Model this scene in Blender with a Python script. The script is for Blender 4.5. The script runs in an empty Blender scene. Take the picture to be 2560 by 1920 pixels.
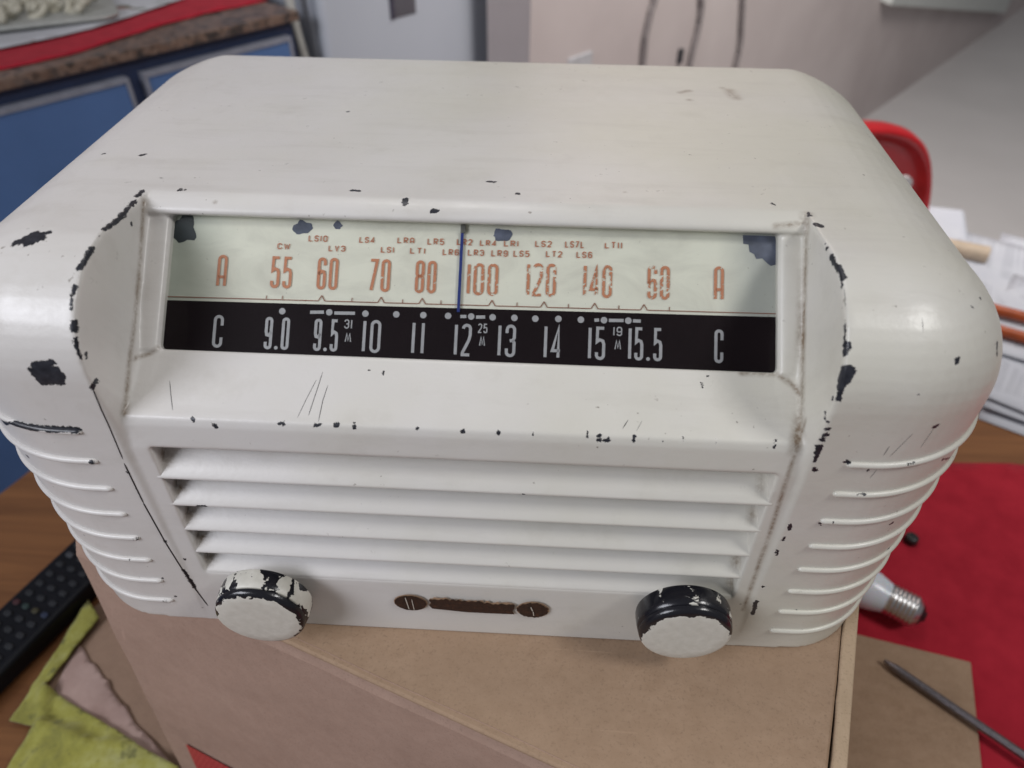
import bpy, bmesh, math, random
import numpy as np
from mathutils import Vector, Matrix, noise as mnoise

random.seed(7)
SC = bpy.context.scene
COL = SC.collection
PI = math.pi

# ------------------------------------------------------------------ camera
cam = bpy.data.cameras.new('camera')
cam_o = bpy.data.objects.new('camera', cam)
COL.objects.link(cam_o)
cam_o.location = (0.02476, -0.16123, 0.28221)
cam_o.rotation_euler = (0.859726, -0.008597, 0.050776)
cam.sensor_width = 36.0
cam.lens = 24.82
cam.clip_start = 0.01
cam.clip_end = 60
cam.dof.use_dof = True
cam.dof.focus_distance = 0.272
cam.dof.aperture_fstop = 9.0
SC.camera = cam_o

# ------------------------------------------------------------------ light
world = bpy.data.worlds.new('World')
SC.world = world
world.use_nodes = True
bg = world.node_tree.nodes['Background']
bg.inputs[0].default_value = (0.86, 0.87, 0.92, 1)
bg.inputs[1].default_value = 0.17

def area(name, loc, target, sx, sy, power, color):
    l = bpy.data.lights.new(name, 'AREA')
    l.shape = 'RECTANGLE'; l.size = sx; l.size_y = sy
    l.energy = power; l.color = color
    o = bpy.data.objects.new(name, l); COL.objects.link(o)
    o.location = loc
    o.rotation_euler = (Vector(target) - Vector(loc)).to_track_quat('-Z', 'Y').to_euler()
    return o
area('ceiling_lamp_light', (1.18, -0.40, 1.42), (0.10, 0.03, 0.15), 0.46, 0.26, 11.5, (1.0, 0.985, 0.97))
area('window_light', (-1.12, -0.80, 0.92), (0.0, 0.1, 0.1), 0.8, 0.6, 17.5, (0.90, 0.92, 1.0))
area('overhead_lamp_light', (-0.15, 0.50, 1.45), (0.0, 0.0, 0.0), 0.35, 0.35, 2.6, (1.0, 0.97, 0.94))
area('background_fill_light', (0.7, 0.8, 1.50), (2.0, 3.5, 0.35), 0.9, 0.9, 68.0, (1.0, 0.95, 0.90))  # added fill, turned away from the radio to brighten wall and floor

SC.view_settings.view_transform = 'Standard'
SC.view_settings.look = 'None'
SC.view_settings.gamma = 1
SC.view_settings.exposure = -0.01
SC.render.engine = 'CYCLES'
SC.cycles.max_bounces = 8

# ------------------------------------------------------------------ material helpers
class NT:
    def __init__(s, name):
        s.m = bpy.data.materials.new(name); s.m.use_nodes = True
        s.t = s.m.node_tree; s.b = s.t.nodes['Principled BSDF']
        s.out = s.t.nodes['Material Output']
    def n(s, typ, **kw):
        nd = s.t.nodes.new(typ)
        for k, v in kw.items():
            if k.startswith('_'): setattr(nd, k[1:], v)
            else: nd.inputs[k.replace('__', ' ')].default_value = v
        return nd
    def l(s, a, b): s.t.links.new(a, b)
    def coord(s, kind='Object'):
        return s.n('ShaderNodeTexCoord').outputs[kind]
    def mapped(s, scale=(1, 1, 1), rot=(0, 0, 0), kind='Object'):
        mp = s.n('ShaderNodeMapping'); mp.inputs['Scale'].default_value = scale
        mp.inputs['Rotation'].default_value = rot
        s.l(s.coord(kind), mp.inputs['Vector']); return mp.outputs[0]
    def noise(s, vec, scale, detail=4, rough=0.55, dist=0.0):
        nd = s.n('ShaderNodeTexNoise'); nd.inputs['Scale'].default_value = scale
        nd.inputs['Detail'].default_value = detail; nd.inputs['Roughness'].default_value = rough
        nd.inputs['Distortion'].default_value = dist
        s.l(vec, nd.inputs['Vector']); return nd.outputs['Fac']
    def ramp(s, fac, stops):
        nd = s.n('ShaderNodeValToRGB'); e = nd.color_ramp.elements
        while len(e) < len(stops): e.new(0.5)
        for i, (p, c) in enumerate(stops):
            e[i].position = p; e[i].color = (c[0], c[1], c[2], 1) if not isinstance(c, (int, float)) else (c, c, c, 1)
        s.l(fac, nd.inputs[0]); return nd.outputs[0]
    def mix(s, fac, a, b, mode='MIX'):
        nd = s.n('ShaderNodeMix', _data_type='RGBA', _blend_type=mode)
        for sock, v in ((nd.inputs[0], fac), (nd.inputs[6], a), (nd.inputs[7], b)):
            if hasattr(v, 'is_linked'): s.l(v, sock)
            elif isinstance(v, (int, float)): sock.default_value = v
            else: sock.default_value = (v[0], v[1], v[2], 1)
        return nd.outputs[2]
    def math(s, op, a, b=0.0, c=0.0, clamp=False):
        nd = s.n('ShaderNodeMath', _operation=op, _use_clamp=clamp)
        for i, v in enumerate((a, b, c)):
            if hasattr(v, 'is_linked'): s.l(v, nd.inputs[i])
            else: nd.inputs[i].default_value = v
        return nd.outputs[0]
    def mrange(s, v, a, b, c=0.0, d=1.0):
        nd = s.n('ShaderNodeMapRange'); nd.clamp = True
        s.l(v, nd.inputs[0])
        for i, x in enumerate((a, b, c, d)): nd.inputs[i + 1].default_value = x
        return nd.outputs[0]
    def bump(s, h, strength, dist, prev=None):
        nd = s.n('ShaderNodeBump'); nd.inputs['Strength'].default_value = strength
        nd.inputs['Distance'].default_value = dist
        s.l(h, nd.inputs['Height'])
        if prev is not None: s.l(prev, nd.inputs['Normal'])
        return nd.outputs[0]
    def set(s, **kw):
        names = dict(color='Base Color', rough='Roughness', metal='Metallic', normal='Normal', coat='Coat Weight',
                     coatr='Coat Roughness', spec='Specular IOR Level', trans='Transmission Weight', ior='IOR',
                     emit='Emission Color', emits='Emission Strength', sss='Subsurface Weight', sheen='Sheen Weight')
        for k, v in kw.items():
            i = s.b.inputs[names[k]]
            if hasattr(v, 'is_linked'): s.l(v, i)
            elif isinstance(v, (tuple, list)): i.default_value = (v[0], v[1], v[2], 1)
            else: i.default_value = v
        return s.m

def simple(name, color, rough=0.5, metal=0.0, var=0.12, scale=60, bump=0.0):
    t = NT(name)
    f = t.noise(t.coord(), scale, 5)
    lo = [c * (1 - var) for c in color]; hi = [min(1, c * (1 + var)) for c in color]
    t.set(color=t.ramp(f, [(0.3, lo), (0.7, hi)]), rough=rough, metal=metal)
    if bump: t.set(normal=t.bump(t.noise(t.coord(), scale * 3, 4), bump, 0.001))
    return t.m

# cream paint with chips (vertex attributes chip / dirt_shade on the casing)
def paint_material():
    t = NT('cream_paint')
    co = t.coord()
    sep = t.n('ShaderNodeSeparateXYZ'); t.l(co, sep.inputs[0])
    big = t.noise(co, 9, 4, 0.6)
    # yellowing grows toward the right end of the cabinet
    f = t.math('ADD', t.math('MULTIPLY', sep.outputs[0], 4.0), t.math('MULTIPLY', t.math('SUBTRACT', big, 0.5), 2.2))
    f = t.math('ADD', f, t.math('MULTIPLY', sep.outputs[1], 1.3))
    yel = t.mrange(f, -0.35, 0.75)
    base = t.mix(yel, (0.690, 0.668, 0.645), (0.640, 0.622, 0.535))
    # rubbed grime streaks
    st = t.noise(t.mapped((14, 90, 60)), 1.0, 6, 0.65)
    base = t.mix(t.mrange(st, 0.52, 0.78, 0, 0.22), base, (0.36, 0.33, 0.28))
    gr = t.noise(co, 38, 6, 0.7)
    base = t.mix(t.mrange(gr, 0.55, 0.8, 0, 0.28), base, (0.42, 0.39, 0.33))
    wv = t.noise(t.mapped((5, 5, 5)), 1.0, 5, 0.65, 0.6)
    base = t.mix(t.mrange(wv, 0.42, 0.66, 0, 0.22), base, (0.50, 0.475, 0.41))
    # fine specks
    sp = t.noise(co, 420, 2, 0.5)
    sm = t.math('MULTIPLY', t.mrange(sp, 0.715, 0.75), t.mrange(t.noise(co, 22, 2), 0.50, 0.66, 0, 0.8))
    base = t.mix(sm, base, (0.16, 0.13, 0.10))
    # dirt gathered in corners, with shade painted in at louvre ends and right recess
    da = t.n('ShaderNodeAttribute', _attribute_name='dirt_shade').outputs['Fac']
    dn = t.noise(co, 700, 4, 0.7); dn2 = t.noise(co, 90, 4, 0.6)
    dm = t.math('MULTIPLY', t.math('MULTIPLY', da, 1.5), t.mrange(t.math('ADD', t.math('MULTIPLY', dn, 0.6), t.math('MULTIPLY', dn2, 0.6)), 0.38, 0.86), clamp=True)
    base = t.mix(dm, base, (0.20, 0.145, 0.095))
    # chips
    ca = t.n('ShaderNodeAttribute', _attribute_name='chip').outputs['Fac']
    n1 = t.noise(co, 900, 5, 0.7, 0.4); n2 = t.noise(co, 240, 3, 0.6)
    cn = t.math('ADD', t.math('MULTIPLY', t.math('SUBTRACT', n1, 0.5), 2.6), t.math('MULTIPLY', t.math('SUBTRACT', n2, 0.5), 2.6))
    cv = t.math('ADD', ca, cn)
    chip = t.mrange(cv, -0.04, 0.04)
    halo = t.mrange(cv, -0.38, -0.06)
    base = t.mix(t.math('MULTIPLY', halo, 0.35), base, (0.80, 0.78, 0.74))
    dark = t.ramp(t.noise(co, 500, 3), [(0.3, (0.010, 0.011, 0.016)), (0.75, (0.035, 0.037, 0.048))])
    col = t.mix(chip, base, dark)
    rough = t.mrange(t.noise(co, 120, 5, 0.7), 0.3, 0.75, 0.27, 0.42)
    h = t.bump(t.noise(co, 200, 2, 0.5), 0.05, 0.0012)
    h = t.bump(t.noise(t.mapped((60, 260, 200)), 1.0, 3, 0.5), 0.035, 0.0008, h)
    h = t.bump(t.noise(co, 750, 3, 0.6), 0.10, 0.0005, h)
    h = t.bump(t.math('SUBTRACT', 1.0, chip), 1.0, 0.0009, h)
    t.set(color=col, rough=rough, normal=h, spec=0.5)
    return t.m
M_paint = paint_material()
M_scratch = simple('bare_bakelite', (0.016, 0.016, 0.02), 0.45)

def knob_material(name, bias, side_thr):
    """black bakelite knob with flaking cream paint; object z is the knob axis (front = +z), y up"""
    t = NT(name)
    co = t.coord()
    sep = t.n('ShaderNodeSeparateXYZ'); t.l(co, sep.inputs[0])
    x, y, z = sep.outputs[0], sep.outputs[1], sep.outputs[2]
    r = t.math('SQRT', t.math('ADD', t.math('MULTIPLY', x, x), t.math('MULTIPLY', y, y)))
    n = t.noise(co, 330, 5, 0.75, 0.3); n2 = t.noise(co, 130, 3, 0.6)
    nn = t.math('ADD', t.math('MULTIPLY', t.math('SUBTRACT', n, 0.5), 0.0030), t.math('MULTIPLY', t.math('SUBTRACT', n2, 0.5), 0.0095))
    # face: paint inside an uneven radius, more lost toward the top
    edge = t.math('ADD', t.math('ADD', r, nn), t.math('MULTIPLY', t.math('ADD', y, t.math('MULTIPLY', x, bias[1])), bias[0]))
    face = t.mrange(edge, 0.0166, 0.0164)
    vor = t.n('ShaderNodeTexVoronoi'); vor.inputs['Scale'].default_value = 210; t.l(co, vor.inputs['Vector'])
    sd = t.math('ADD', t.math('MULTIPLY', t.noise(co, 115, 4, 0.6, 0.6), 1.0), t.math('MULTIPLY', vor.outputs['Distance'], 0.12))
    side = t.math('MULTIPLY', t.mrange(sd, side_thr, side_thr + 0.012), t.mrange(z, -0.0028, -0.0034))
    paint = t.math('MAXIMUM', t.math('MULTIPLY', face, t.mrange(z, -0.0022, -0.0018)), side)
    cream = t.ramp(t.noise(co, 260, 4), [(0.3, (0.62, 0.60, 0.53)), (0.7, (0.72, 0.70, 0.63))])
    col = t.mix(paint, (0.012, 0.012, 0.016), cream)
    h = t.bump(paint, 0.6, 0.0004)
    h = t.bump(t.noise(co, 500, 3), 0.15, 0.0005, h)
    t.set(color=col, rough=t.mrange(paint, 0, 1, 0.22, 0.42), normal=h)
    return t.m

def cardboard_material(name, a, b, fib=(110, 150, 130)):
    t = NT(name)
    n = t.noise(t.mapped(fib), 1.0, 6, 0.7)
    n2 = t.noise(t.coord(), 26, 5, 0.6)
    n3 = t.noise(t.coord(), 900, 3, 0.6)
    c = t.ramp(n, [(0.25, a), (0.75, b)])
    c = t.mix(t.mrange(n2, 0.42, 0.75, 0, 0.38), c, [v * 0.72 for v in a])
    c = t.mix(t.mrange(n3, 0.54, 0.72, 0, 0.5), c, [v * 0.55 for v in a])
    n4 = t.noise(t.mapped((6, 9, 7)), 1.0, 3, 0.5)
    c = t.mix(t.mrange(n4, 0.40, 0.65, 0, 0.30), c, [v * 1.25 for v in b])
    sc = t.noise(t.mapped((9, 240, 9), (0, 0, 1.1)), 1.0, 3, 0.5)
    c = t.mix(t.math('MULTIPLY', t.mrange(sc, 0.70, 0.74), t.mrange(n2, 0.45, 0.6, 0, 0.35)), c, [v * 1.35 for v in b])
    hb = t.bump(n, 0.25, 0.0006); hb = t.bump(t.noise(t.coord(), 14, 3, 0.5), 0.5, 0.004, hb)
    t.set(color=c, rough=0.85, normal=hb, spec=0.25)
    return t.m
M_card = cardboard_material('tan_cardboard', (0.30, 0.200, 0.128), (0.39, 0.272, 0.185))
M_card_pink = cardboard_material('pinkish_cardboard', (0.34, 0.225, 0.173), (0.42, 0.29, 0.228), (150, 110, 150))
M_card_edge = cardboard_material('cardboard_edge', (0.42, 0.31, 0.20), (0.52, 0.39, 0.27), (200, 60, 60))
M_card_dark = cardboard_material('brown_cardboard', (0.24, 0.155, 0.11), (0.31, 0.21, 0.15))

# ------------------------------------------------------------------ mesh helpers
def obj(name, bm, mats, parent=None, smooth=False):
    me = bpy.data.meshes.new(name)
    if isinstance(bm, bmesh.types.BMesh):
        bm.normal_update(); bm.to_mesh(me); bm.free()
    else: me = bm
    if not isinstance(mats, (list, tuple)): mats = [mats]
    for m in mats:
        if m: me.materials.append(m)
    o = bpy.data.objects.new(name, me); COL.objects.link(o)
    if smooth:
        for p in me.polygons: p.use_smooth = True
    if parent is not None: o.parent = parent
    return o

def empty(name, loc=(0, 0, 0), rot=(0, 0, 0)):
    o = bpy.data.objects.new(name, None); COL.objects.link(o)
    o.location = loc; o.rotation_euler = rot; o.empty_display_size = 0.02
    return o

def tag(o, label=None, cat=None, group=None, kind=None):
    if label: o['label'] = label
    if cat: o['category'] = cat
    if group: o['group'] = group
    if kind: o['kind'] = kind
    return o

def apply_mods(o):
    dg = bpy.context.evaluated_depsgraph_get()
    ev = o.evaluated_get(dg)
    me = bpy.data.meshes.new_from_object(ev, depsgraph=dg)
    mats = list(o.data.materials)
    o.modifiers.clear(); o.data = me
    if not me.materials:
        for m in mats: me.materials.append(m)
    return o

def bev(o, w, seg=2, ang=30):
    m = o.modifiers.new('bevel', 'BEVEL'); m.width = w; m.segments = seg
    m.limit_method = 'ANGLE'; m.angle_limit = math.radians(ang)
    for p in o.data.polygons: p.use_smooth = True
    o.data.set_sharp_from_angle(angle=math.radians(50))
    return o

def prism(bm, pts, axis, a, b):
    """extrude a polygon of 2-D points along an axis. axis 'x': (y,z); 'z': (x,y); 'y': (x,z)"""
    def mk(p, t):
        return {'x': (t, p[0], p[1]), 'z': (p[0], p[1], t), 'y': (p[0], t, p[1])}[axis]
    A = [bm.verts.new(mk(p, a)) for p in pts]; Bv = [bm.verts.new(mk(p, b)) for p in pts]
    n = len(pts)
    fs = [bm.faces.new(A), bm.faces.new(Bv[::-1])]
    for i in range(n): fs.append(bm.faces.new((A[i], Bv[i], Bv[(i + 1) % n], A[(i + 1) % n])))
    bmesh.ops.recalc_face_normals(bm, faces=fs)
    return fs

def box(bm, c, s, rot=None):
    M = Matrix.Translation(c) @ (rot if rot else Matrix()) @ Matrix.Diagonal((s[0], s[1], s[2], 1))
    return bmesh.ops.create_cube(bm, size=1.0, matrix=M)

def tube(bm, pts, r, n=10, caps=True, taper=None):
    pts = [Vector(p) for p in pts]; rings = []
    up = Vector((0, 0, 1))
    for i, p in enumerate(pts):
        d = (pts[min(i + 1, len(pts) - 1)] - pts[max(i - 1, 0)]).normalized()
        a = d.cross(up)
        if a.length < 1e-3: a = d.cross(Vector((0, 1, 0)))
        a.normalize(); b = d.cross(a).normalized()
        rr = r if taper is None else r * taper[i]
        rings.append([bm.verts.new(p + a * rr * math.cos(2 * PI * k / n) + b * rr * math.sin(2 * PI * k / n)) for k in range(n)])
    fs = []
    for A, Bv in zip(rings, rings[1:]):
        for k in range(n): fs.append(bm.faces.new((A[k], A[(k + 1) % n], Bv[(k + 1) % n], Bv[k])))
    if caps: fs.append(bm.faces.new(rings[0][::-1])); fs.append(bm.faces.new(rings[-1]))
    return fs

def lathe(bm, prof, n=48):
    """prof: (r, z) list; revolve about z"""
    rings = []
    for r, z in prof:
        if r < 1e-6: rings.append([bm.verts.new((0, 0, z))])
        else: rings.append([bm.verts.new((r * math.cos(2 * PI * k / n), r * math.sin(2 * PI * k / n), z)) for k in range(n)])
    for A, Bv in zip(rings, rings[1:]):
        for k in range(n):
            k2 = (k + 1) % n
            if len(A) == 1 and len(Bv) == 1: continue
            if len(A) == 1: bm.faces.new((A[0], Bv[k], Bv[k2]))
            elif len(Bv) == 1: bm.faces.new((A[k], Bv[0], A[k2]))
            else: bm.faces.new((A[k], Bv[k], Bv[k2], A[k2]))
    bmesh.ops.recalc_face_normals(bm, faces=bm.faces[:])

# ------------------------------------------------------------------ the setting
TZ = -0.235          # table top
FZ = -0.955          # floor
U = Vector((0.9347, -0.3555, 0)); V = Vector((0.3555, 0.9347, 0))   # axes of box and table

def uvw(u, v, z): p = U * u + V * v; return (p.x, p.y, z)

tF = NT('floor_tiles')
tF.set(color=tF.ramp(tF.noise(tF.coord(), 3, 5), [(0.3, (0.52, 0.505, 0.505)), (0.7, (0.56, 0.545, 0.545))]), rough=0.5)
bm = bmesh.new()
vs = [bm.verts.new(p) for p in ((-5, -4, FZ), (8, -4, FZ), (8, 9, FZ), (-5, 9, FZ))]; bm.faces.new(vs)
tag(obj('floor', bm, tF.m), kind='structure')

tW = NT('wall_plaster')
tW.set(color=tW.ramp(tW.noise(tW.coord(), 2.5, 4), [(0.3, (0.42, 0.365, 0.36)), (0.7, (0.52, 0.465, 0.455))]), rough=0.8,
       normal=tW.bump(tW.noise(tW.coord(), 50, 4), 0.1, 0.002))
wd = Vector((0.629, 0.777, 0)); wn = Vector((0.777, -0.629, 0)); w0 = Vector((-0.014, 1.393, 0))
bm = bmesh.new()
a = w0; b = w0 + wd * 6.2
poly = [a, b, b - wn * 0.12, a - wn * 0.12]
prism(bm, [(p.x, p.y) for p in poly], 'z', FZ - 0.01, 1.7)
bev_w = obj('wall', bm, tW.m); tag(bev_w, 'pinkish plaster wall with cables hanging down it, behind the radio', 'wall')
# wall behind the counter
bm = bmesh.new()
cd = Vector((0.6, 0.8, 0)); cn = Vector((0.8, -0.6, 0)); c0 = Vector((-0.38, 1.197, 0))
a = c0 - cn * 0.66 - cd * 4; b = c0 - cn * 0.66 + cd * 2.5
prism(bm, [(p.x, p.y) for p in (a, b, b - cn * 0.1, a - cn * 0.1)], 'z', FZ - 0.02, 1.7)
tag(obj('wall', bm, tW.m), 'plain wall behind the granite counter', 'wall')

# ------------------------------------------------------------------ table
def wood(name, a, b, rot):
    t = NT(name)
    v = t.mapped((4, 60, 4), (0, 0, rot))
    n = t.noise(v, 1.0, 7, 0.65, 0.8); n2 = t.noise(t.mapped((1.2, 14, 1), (0, 0, rot)), 1.0, 4, 0.5, 1.2)
    c = t.ramp(n, [(0.25, a), (0.75, b)])
    c = t.mix(t.mrange(n2, 0.45, 0.7, 0, 0.5), c, [x * 0.6 for x in a])
    t.set(color=c, rough=0.38, normal=t.bump(n, 0.15, 0.0006)); return t.m
M_wood = wood('varnished_wood', (0.14, 0.055, 0.021), (0.27, 0.12, 0.044), math.radians(40))
tb = empty('table', uvw(0.1, 0.2, FZ))
def local(o):  # parent without moving
    return o
bm = bmesh.new()
ub, ue, vb, ve = -0.536, 0.80, -0.55, 0.945
prism(bm, [(p[0], p[1]) for p in (uvw(ub, vb, 0), uvw(ue, vb, 0), uvw(ue, ve, 0), uvw(ub, ve, 0))], 'z', TZ - 0.03, TZ)
o = obj('tabletop', bm, M_wood); bev(o, 0.004); o.parent = tb; o.location = -tb.location
for (uu, vv) in ((ub + 0.06, vb + 0.06), (ue - 0.06, vb + 0.06), (ub + 0.06, ve - 0.06), (ue - 0.06, ve - 0.06)):
    bm = bmesh.new(); p = uvw(uu, vv, 0)
    box(bm, (p[0], p[1], (FZ + TZ - 0.03) / 2), (0.05, 0.05, TZ - 0.03 - FZ), Matrix.Rotation(math.atan2(U.y, U.x), 4, 'Z'))
    o = obj('leg', bm, M_wood); bev(o, 0.003); o.parent = tb; o.location = -tb.location
tag(tb, 'varnished brown wooden table carrying the box, papers and tools', 'table')

def draped_sheet(name, poly, z0, amp, nscale, res, mat, thick=0.0008, ridges=(), seed=0, fine=0.0, keep_edge=None):
    """a flat outline triangulated on a grid and given wrinkles"""
    from mathutils.geometry import delaunay_2d_cdt
    P = [Vector(p) for p in poly]
    # densify the border
    bd = []
    for i, p in enumerate(P):
        q = P[(i + 1) % len(P)]; k = max(1, int((q - p).length / res))
        for j in range(k): bd.append(p.lerp(q, j / k))
    def inside(p):
        c = False
        for i in range(len(P)):
            a, b = P[i], P[i - 1]
            if (a.y > p.y) != (b.y > p.y) and p.x < (b.x - a.x) * (p.y - a.y) / (b.y - a.y) + a.x: c = not c
        return c
    xs = [p.x for p in P]; ys = [p.y for p in P]
    inn = []
    x = min(xs)
    while x < max(xs):
        y = min(ys)
        while y < max(ys):
            q = Vector((x + random.uniform(-.2, .2) * res, y + random.uniform(-.2, .2) * res))
            if inside(q) and all((q - e).length > res * 0.45 for e in bd): inn.append(q)
            y += res
        x += res
    n = len(bd)
    v2, _, f2, *_ = delaunay_2d_cdt(bd + inn, [(i, (i + 1) % n) for i in range(n)], [list(range(n))], 1, 1e-6)
    bm = bmesh.new(); vs = []
    for p in v2:
        q = Vector((p.x * nscale + seed, p.y * nscale, seed * 0.37))
        h = abs(mnoise.noise(q)) * amp + abs(mnoise.noise(q * 2.7)) * amp * 0.45
        if fine: h += abs(mnoise.noise(q * 9)) * fine
        for (A, Bp, hh, ww) in ridges:
            A = Vector(A); Bp = Vector(Bp); d = Bp - A
            tt = max(0, min(1, (p - A).dot(d) / d.length_squared)); dist = (p - A - d * tt).length
            h += hh * max(0, 1 - dist / ww) ** 1.5
        vs.append(bm.verts.new((p.x, p.y, z0 + h)))
    for f in f2: bm.faces.new([vs[i] for i in f])
    bmesh.ops.recalc_face_normals(bm, faces=bm.faces[:])
    if bm.faces[0].normal.z < 0: bmesh.ops.reverse_faces(bm, faces=bm.faces[:])
    o = obj(name, bm, mat, smooth=True)
    m = o.modifiers.new('solid', 'SOLIDIFY'); m.thickness = thick; m.offset = 1
    return o

# red cloth on the table
tR = NT('red_cloth')
wv = tR.noise(tR.mapped((700, 700, 700)), 1.0, 3, 0.6)
tR.set(color=tR.ramp(tR.noise(tR.coord(), 45, 5), [(0.3, (0.33, 0.010, 0.024)), (0.7, (0.43, 0.018, 0.036))]), rough=0.85, sheen=0.04, spec=0.2,
       normal=tR.bump(wv, 0.3, 0.0006))
rc = draped_sheet('tablecloth', [(0.20, 0.335), (0.50, 0.345), (0.92, 0.30), (0.86, -0.30), (0.14, -0.32)], TZ + 0.0005, 0.0022, 5, 0.012,
                  tR.m, 0.0010, ridges=[((0.62, 0.30), (0.40, 0.10), 0.002, 0.02)], seed=3)
tag(rc, 'red cloth spread over the right side of the wooden table', 'cloth')

# ------------------------------------------------------------------ cardboard box
C0 = Vector((-0.1970, 0.0366, 0))
bx = empty('cardboard_box', (C0 + U * 0.176 + V * 0.15 + Vector((0, 0, TZ))))
def cp(u, v): p = C0 + U * u + V * v; return (p.x, p.y)
def child(o, par): o.parent = par; o.matrix_parent_inverse = Matrix.Translation(-par.location); return o
# top panel (with slightly torn left corner)
bm = bmesh.new()
prism(bm, [cp(0.006, 0.0), cp(0.3462, 0.0), cp(0.3458, 0.03), cp(0.3464, 0.08), cp(0.3460, 0.14), cp(0.3464, 0.31), cp(0, 0.31), cp(0, 0.012), cp(0.004, 0.010), cp(0.003, 0.005)], 'z', -0.0035, -0.0004)
child(bev(obj('top_panel', bm, M_card), 0.0012, 2), bx)
# right-hand side panel whose raw top edge stands beside the top
bm = bmesh.new()
rnd = random.Random(4)
edge = [cp(0.3468 + rnd.uniform(-.0004, .0004), 0.0 + 0.31 * i / 40) for i in range(41)]
prism(bm, edge + [cp(0.3522, 0.31), cp(0.3526, 0.0)], 'z', TZ + 0.001, 0.0002)
child(bev(obj('side_panel', bm, M_card_edge), 0.0008, 2), bx)
bm = bmesh.new()
prism(bm, [cp(0.001, 0.006), cp(0.001, 0.31), cp(0.005, 0.31), cp(0.005, 0.006)], 'z', TZ + 0.001, -0.0040)
child(obj('side_panel', bm, M_card), bx)
bm = bmesh.new()
prism(bm, [cp(0.0055, 0.0085), cp(0.3465, 0.0085), cp(0.3465, 0.012), cp(0.0055, 0.012)], 'z', TZ + 0.001, -0.0040)
child(obj('front_panel', bm, M_card_dark), bx)
bm = bmesh.new()
prism(bm, [cp(0.0055, 0.305), cp(0.3465, 0.305), cp(0.3465, 0.309), cp(0.0055, 0.309)], 'z', TZ + 0.001, -0.0040)
child(obj('back_panel', bm, M_card), bx)
# folded-down front flap, leaning out a little at its foot
DN = Vector((-0.02943, -0.07738, -0.99657)); NN = U.cross(DN).normalized()
if NN.y > 0: NN = -NN
bm = bmesh.new()
L = 0.2345
def fp(u, d, t=0): return C0 + U * u + DN * d + NN * t
grid = []
nu, nd = 60, 24
for side in (0.0, -0.0032):
    g = []
    for j in range(nd + 1):
        row = []
        for i in range(nu + 1):
            u = 0.0005 + 0.3515 * i / nu; d = L * j / nd
            k = 0.0
            if side == 0 and d < 0.004: k = -0.003 * (1 - d / 0.004) ** 2 
            wob = 0.0007 * mnoise.noise(Vector((u * 20, d * 20, 0)))
            uu = u + (0.0006 * mnoise.noise(Vector((0, d * 60, 2))) if i in (0, nu) else 0)
            row.append(bm.verts.new(fp(uu, d, side + k + wob)))
        g.append(row)
    grid.append(g)
for gi, g in enumerate(grid):
    for j in range(nd):
        for i in range(nu):
            q = (g[j][i], g[j][i + 1], g[j + 1][i + 1], g[j + 1][i]); bm.faces.new(q if gi == 0 else q[::-1])
def rim(A, Bv):
    for k in range(len(A) - 1): bm.faces.new((A[k], Bv[k], Bv[k + 1], A[k + 1]))
rim(grid[0][0], grid[1][0]); rim(grid[0][-1], grid[1][-1])
rim([r[0] for r in grid[0]], [r[0] for r in grid[1]]); rim([r[-1] for r in grid[0]], [r[-1] for r in grid[1]])
bmesh.ops.recalc_face_normals(bm, faces=bm.faces[:])
flap = child(obj('front_flap', bm, M_card_pink, smooth=False), bx)
# red printed panel on the flap
tS = NT('red_print')
vv = tS.n('ShaderNodeTexBrick'); vv.inputs['Scale'].default_value = 1
vv.inputs['Color1'].default_value = (0.46, 0.05, 0.055, 1); vv.inputs['Color2'].default_value = (0.50, 0.075, 0.07, 1); vv.inputs['Mortar'].default_value = (0.38, 0.03, 0.03, 1)
vv.inputs['Brick Width'].default_value = 0.0035; vv.inputs['Row Height'].default_value = 0.0035; vv.inputs['Mortar Size'].default_value = 0.0006
tS.l(tS.coord('UV'), vv.inputs['Vector'])
tS.set(color=vv.outputs['Color'], rough=0.6)
bm = bmesh.new(); uvl = bm.loops.layers.uv.new('UVMap')
pp = [(0.0207, 0.1755), (0.160, 0.1015 + 0.074 * 0), (0.160, 0.15), (0.0235, 0.228)]
pp = [(0.0207, 0.1755), (0.150, 0.1755), (0.150, 0.229), (0.0207, 0.229)]
vsx = [bm.verts.new(fp(u, d, 0.0011)) for u, d in pp]; f = bm.faces.new(vsx)
for lp, (u, d) in zip(f.loops, pp): lp[uvl].uv = (u, d)
child(obj('printed_panel', bm, tS.m), flap)
tag(bx, 'brown cardboard box with a folded front flap that the radio stands on', 'box')

# cardboard sheet under the screwdriver
e1 = Vector((0.973, -0.229, 0)); e2 = Vector((-0.319, -0.948, 0)); cB = Vector((0.3663, 0.127, 0))
bm = bmesh.new()
pts = [cB, cB - e1 * 0.20, cB - e1 * 0.20 + e2 * 0.30, cB + e2 * 0.30]
prism(bm, [(p.x, p.y) for p in pts], 'z', TZ + 0.0030, TZ + 0.0065)
o = obj('cardboard_sheet', bm, M_card); bev(o, 0.0008)
tag(o, 'loose sheet of brown cardboard on the red cloth under the screwdriver', 'cardboard')
SHZ = TZ + 0.0066

# ------------------------------------------------------------------ RADIO
radio = empty('vintage_radio', (0, 0.12, 0))
tag(radio, 'old cream painted tabletop radio with chipped paint and a long dial', 'radio')
def rchild(o): return child(o, radio)

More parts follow.
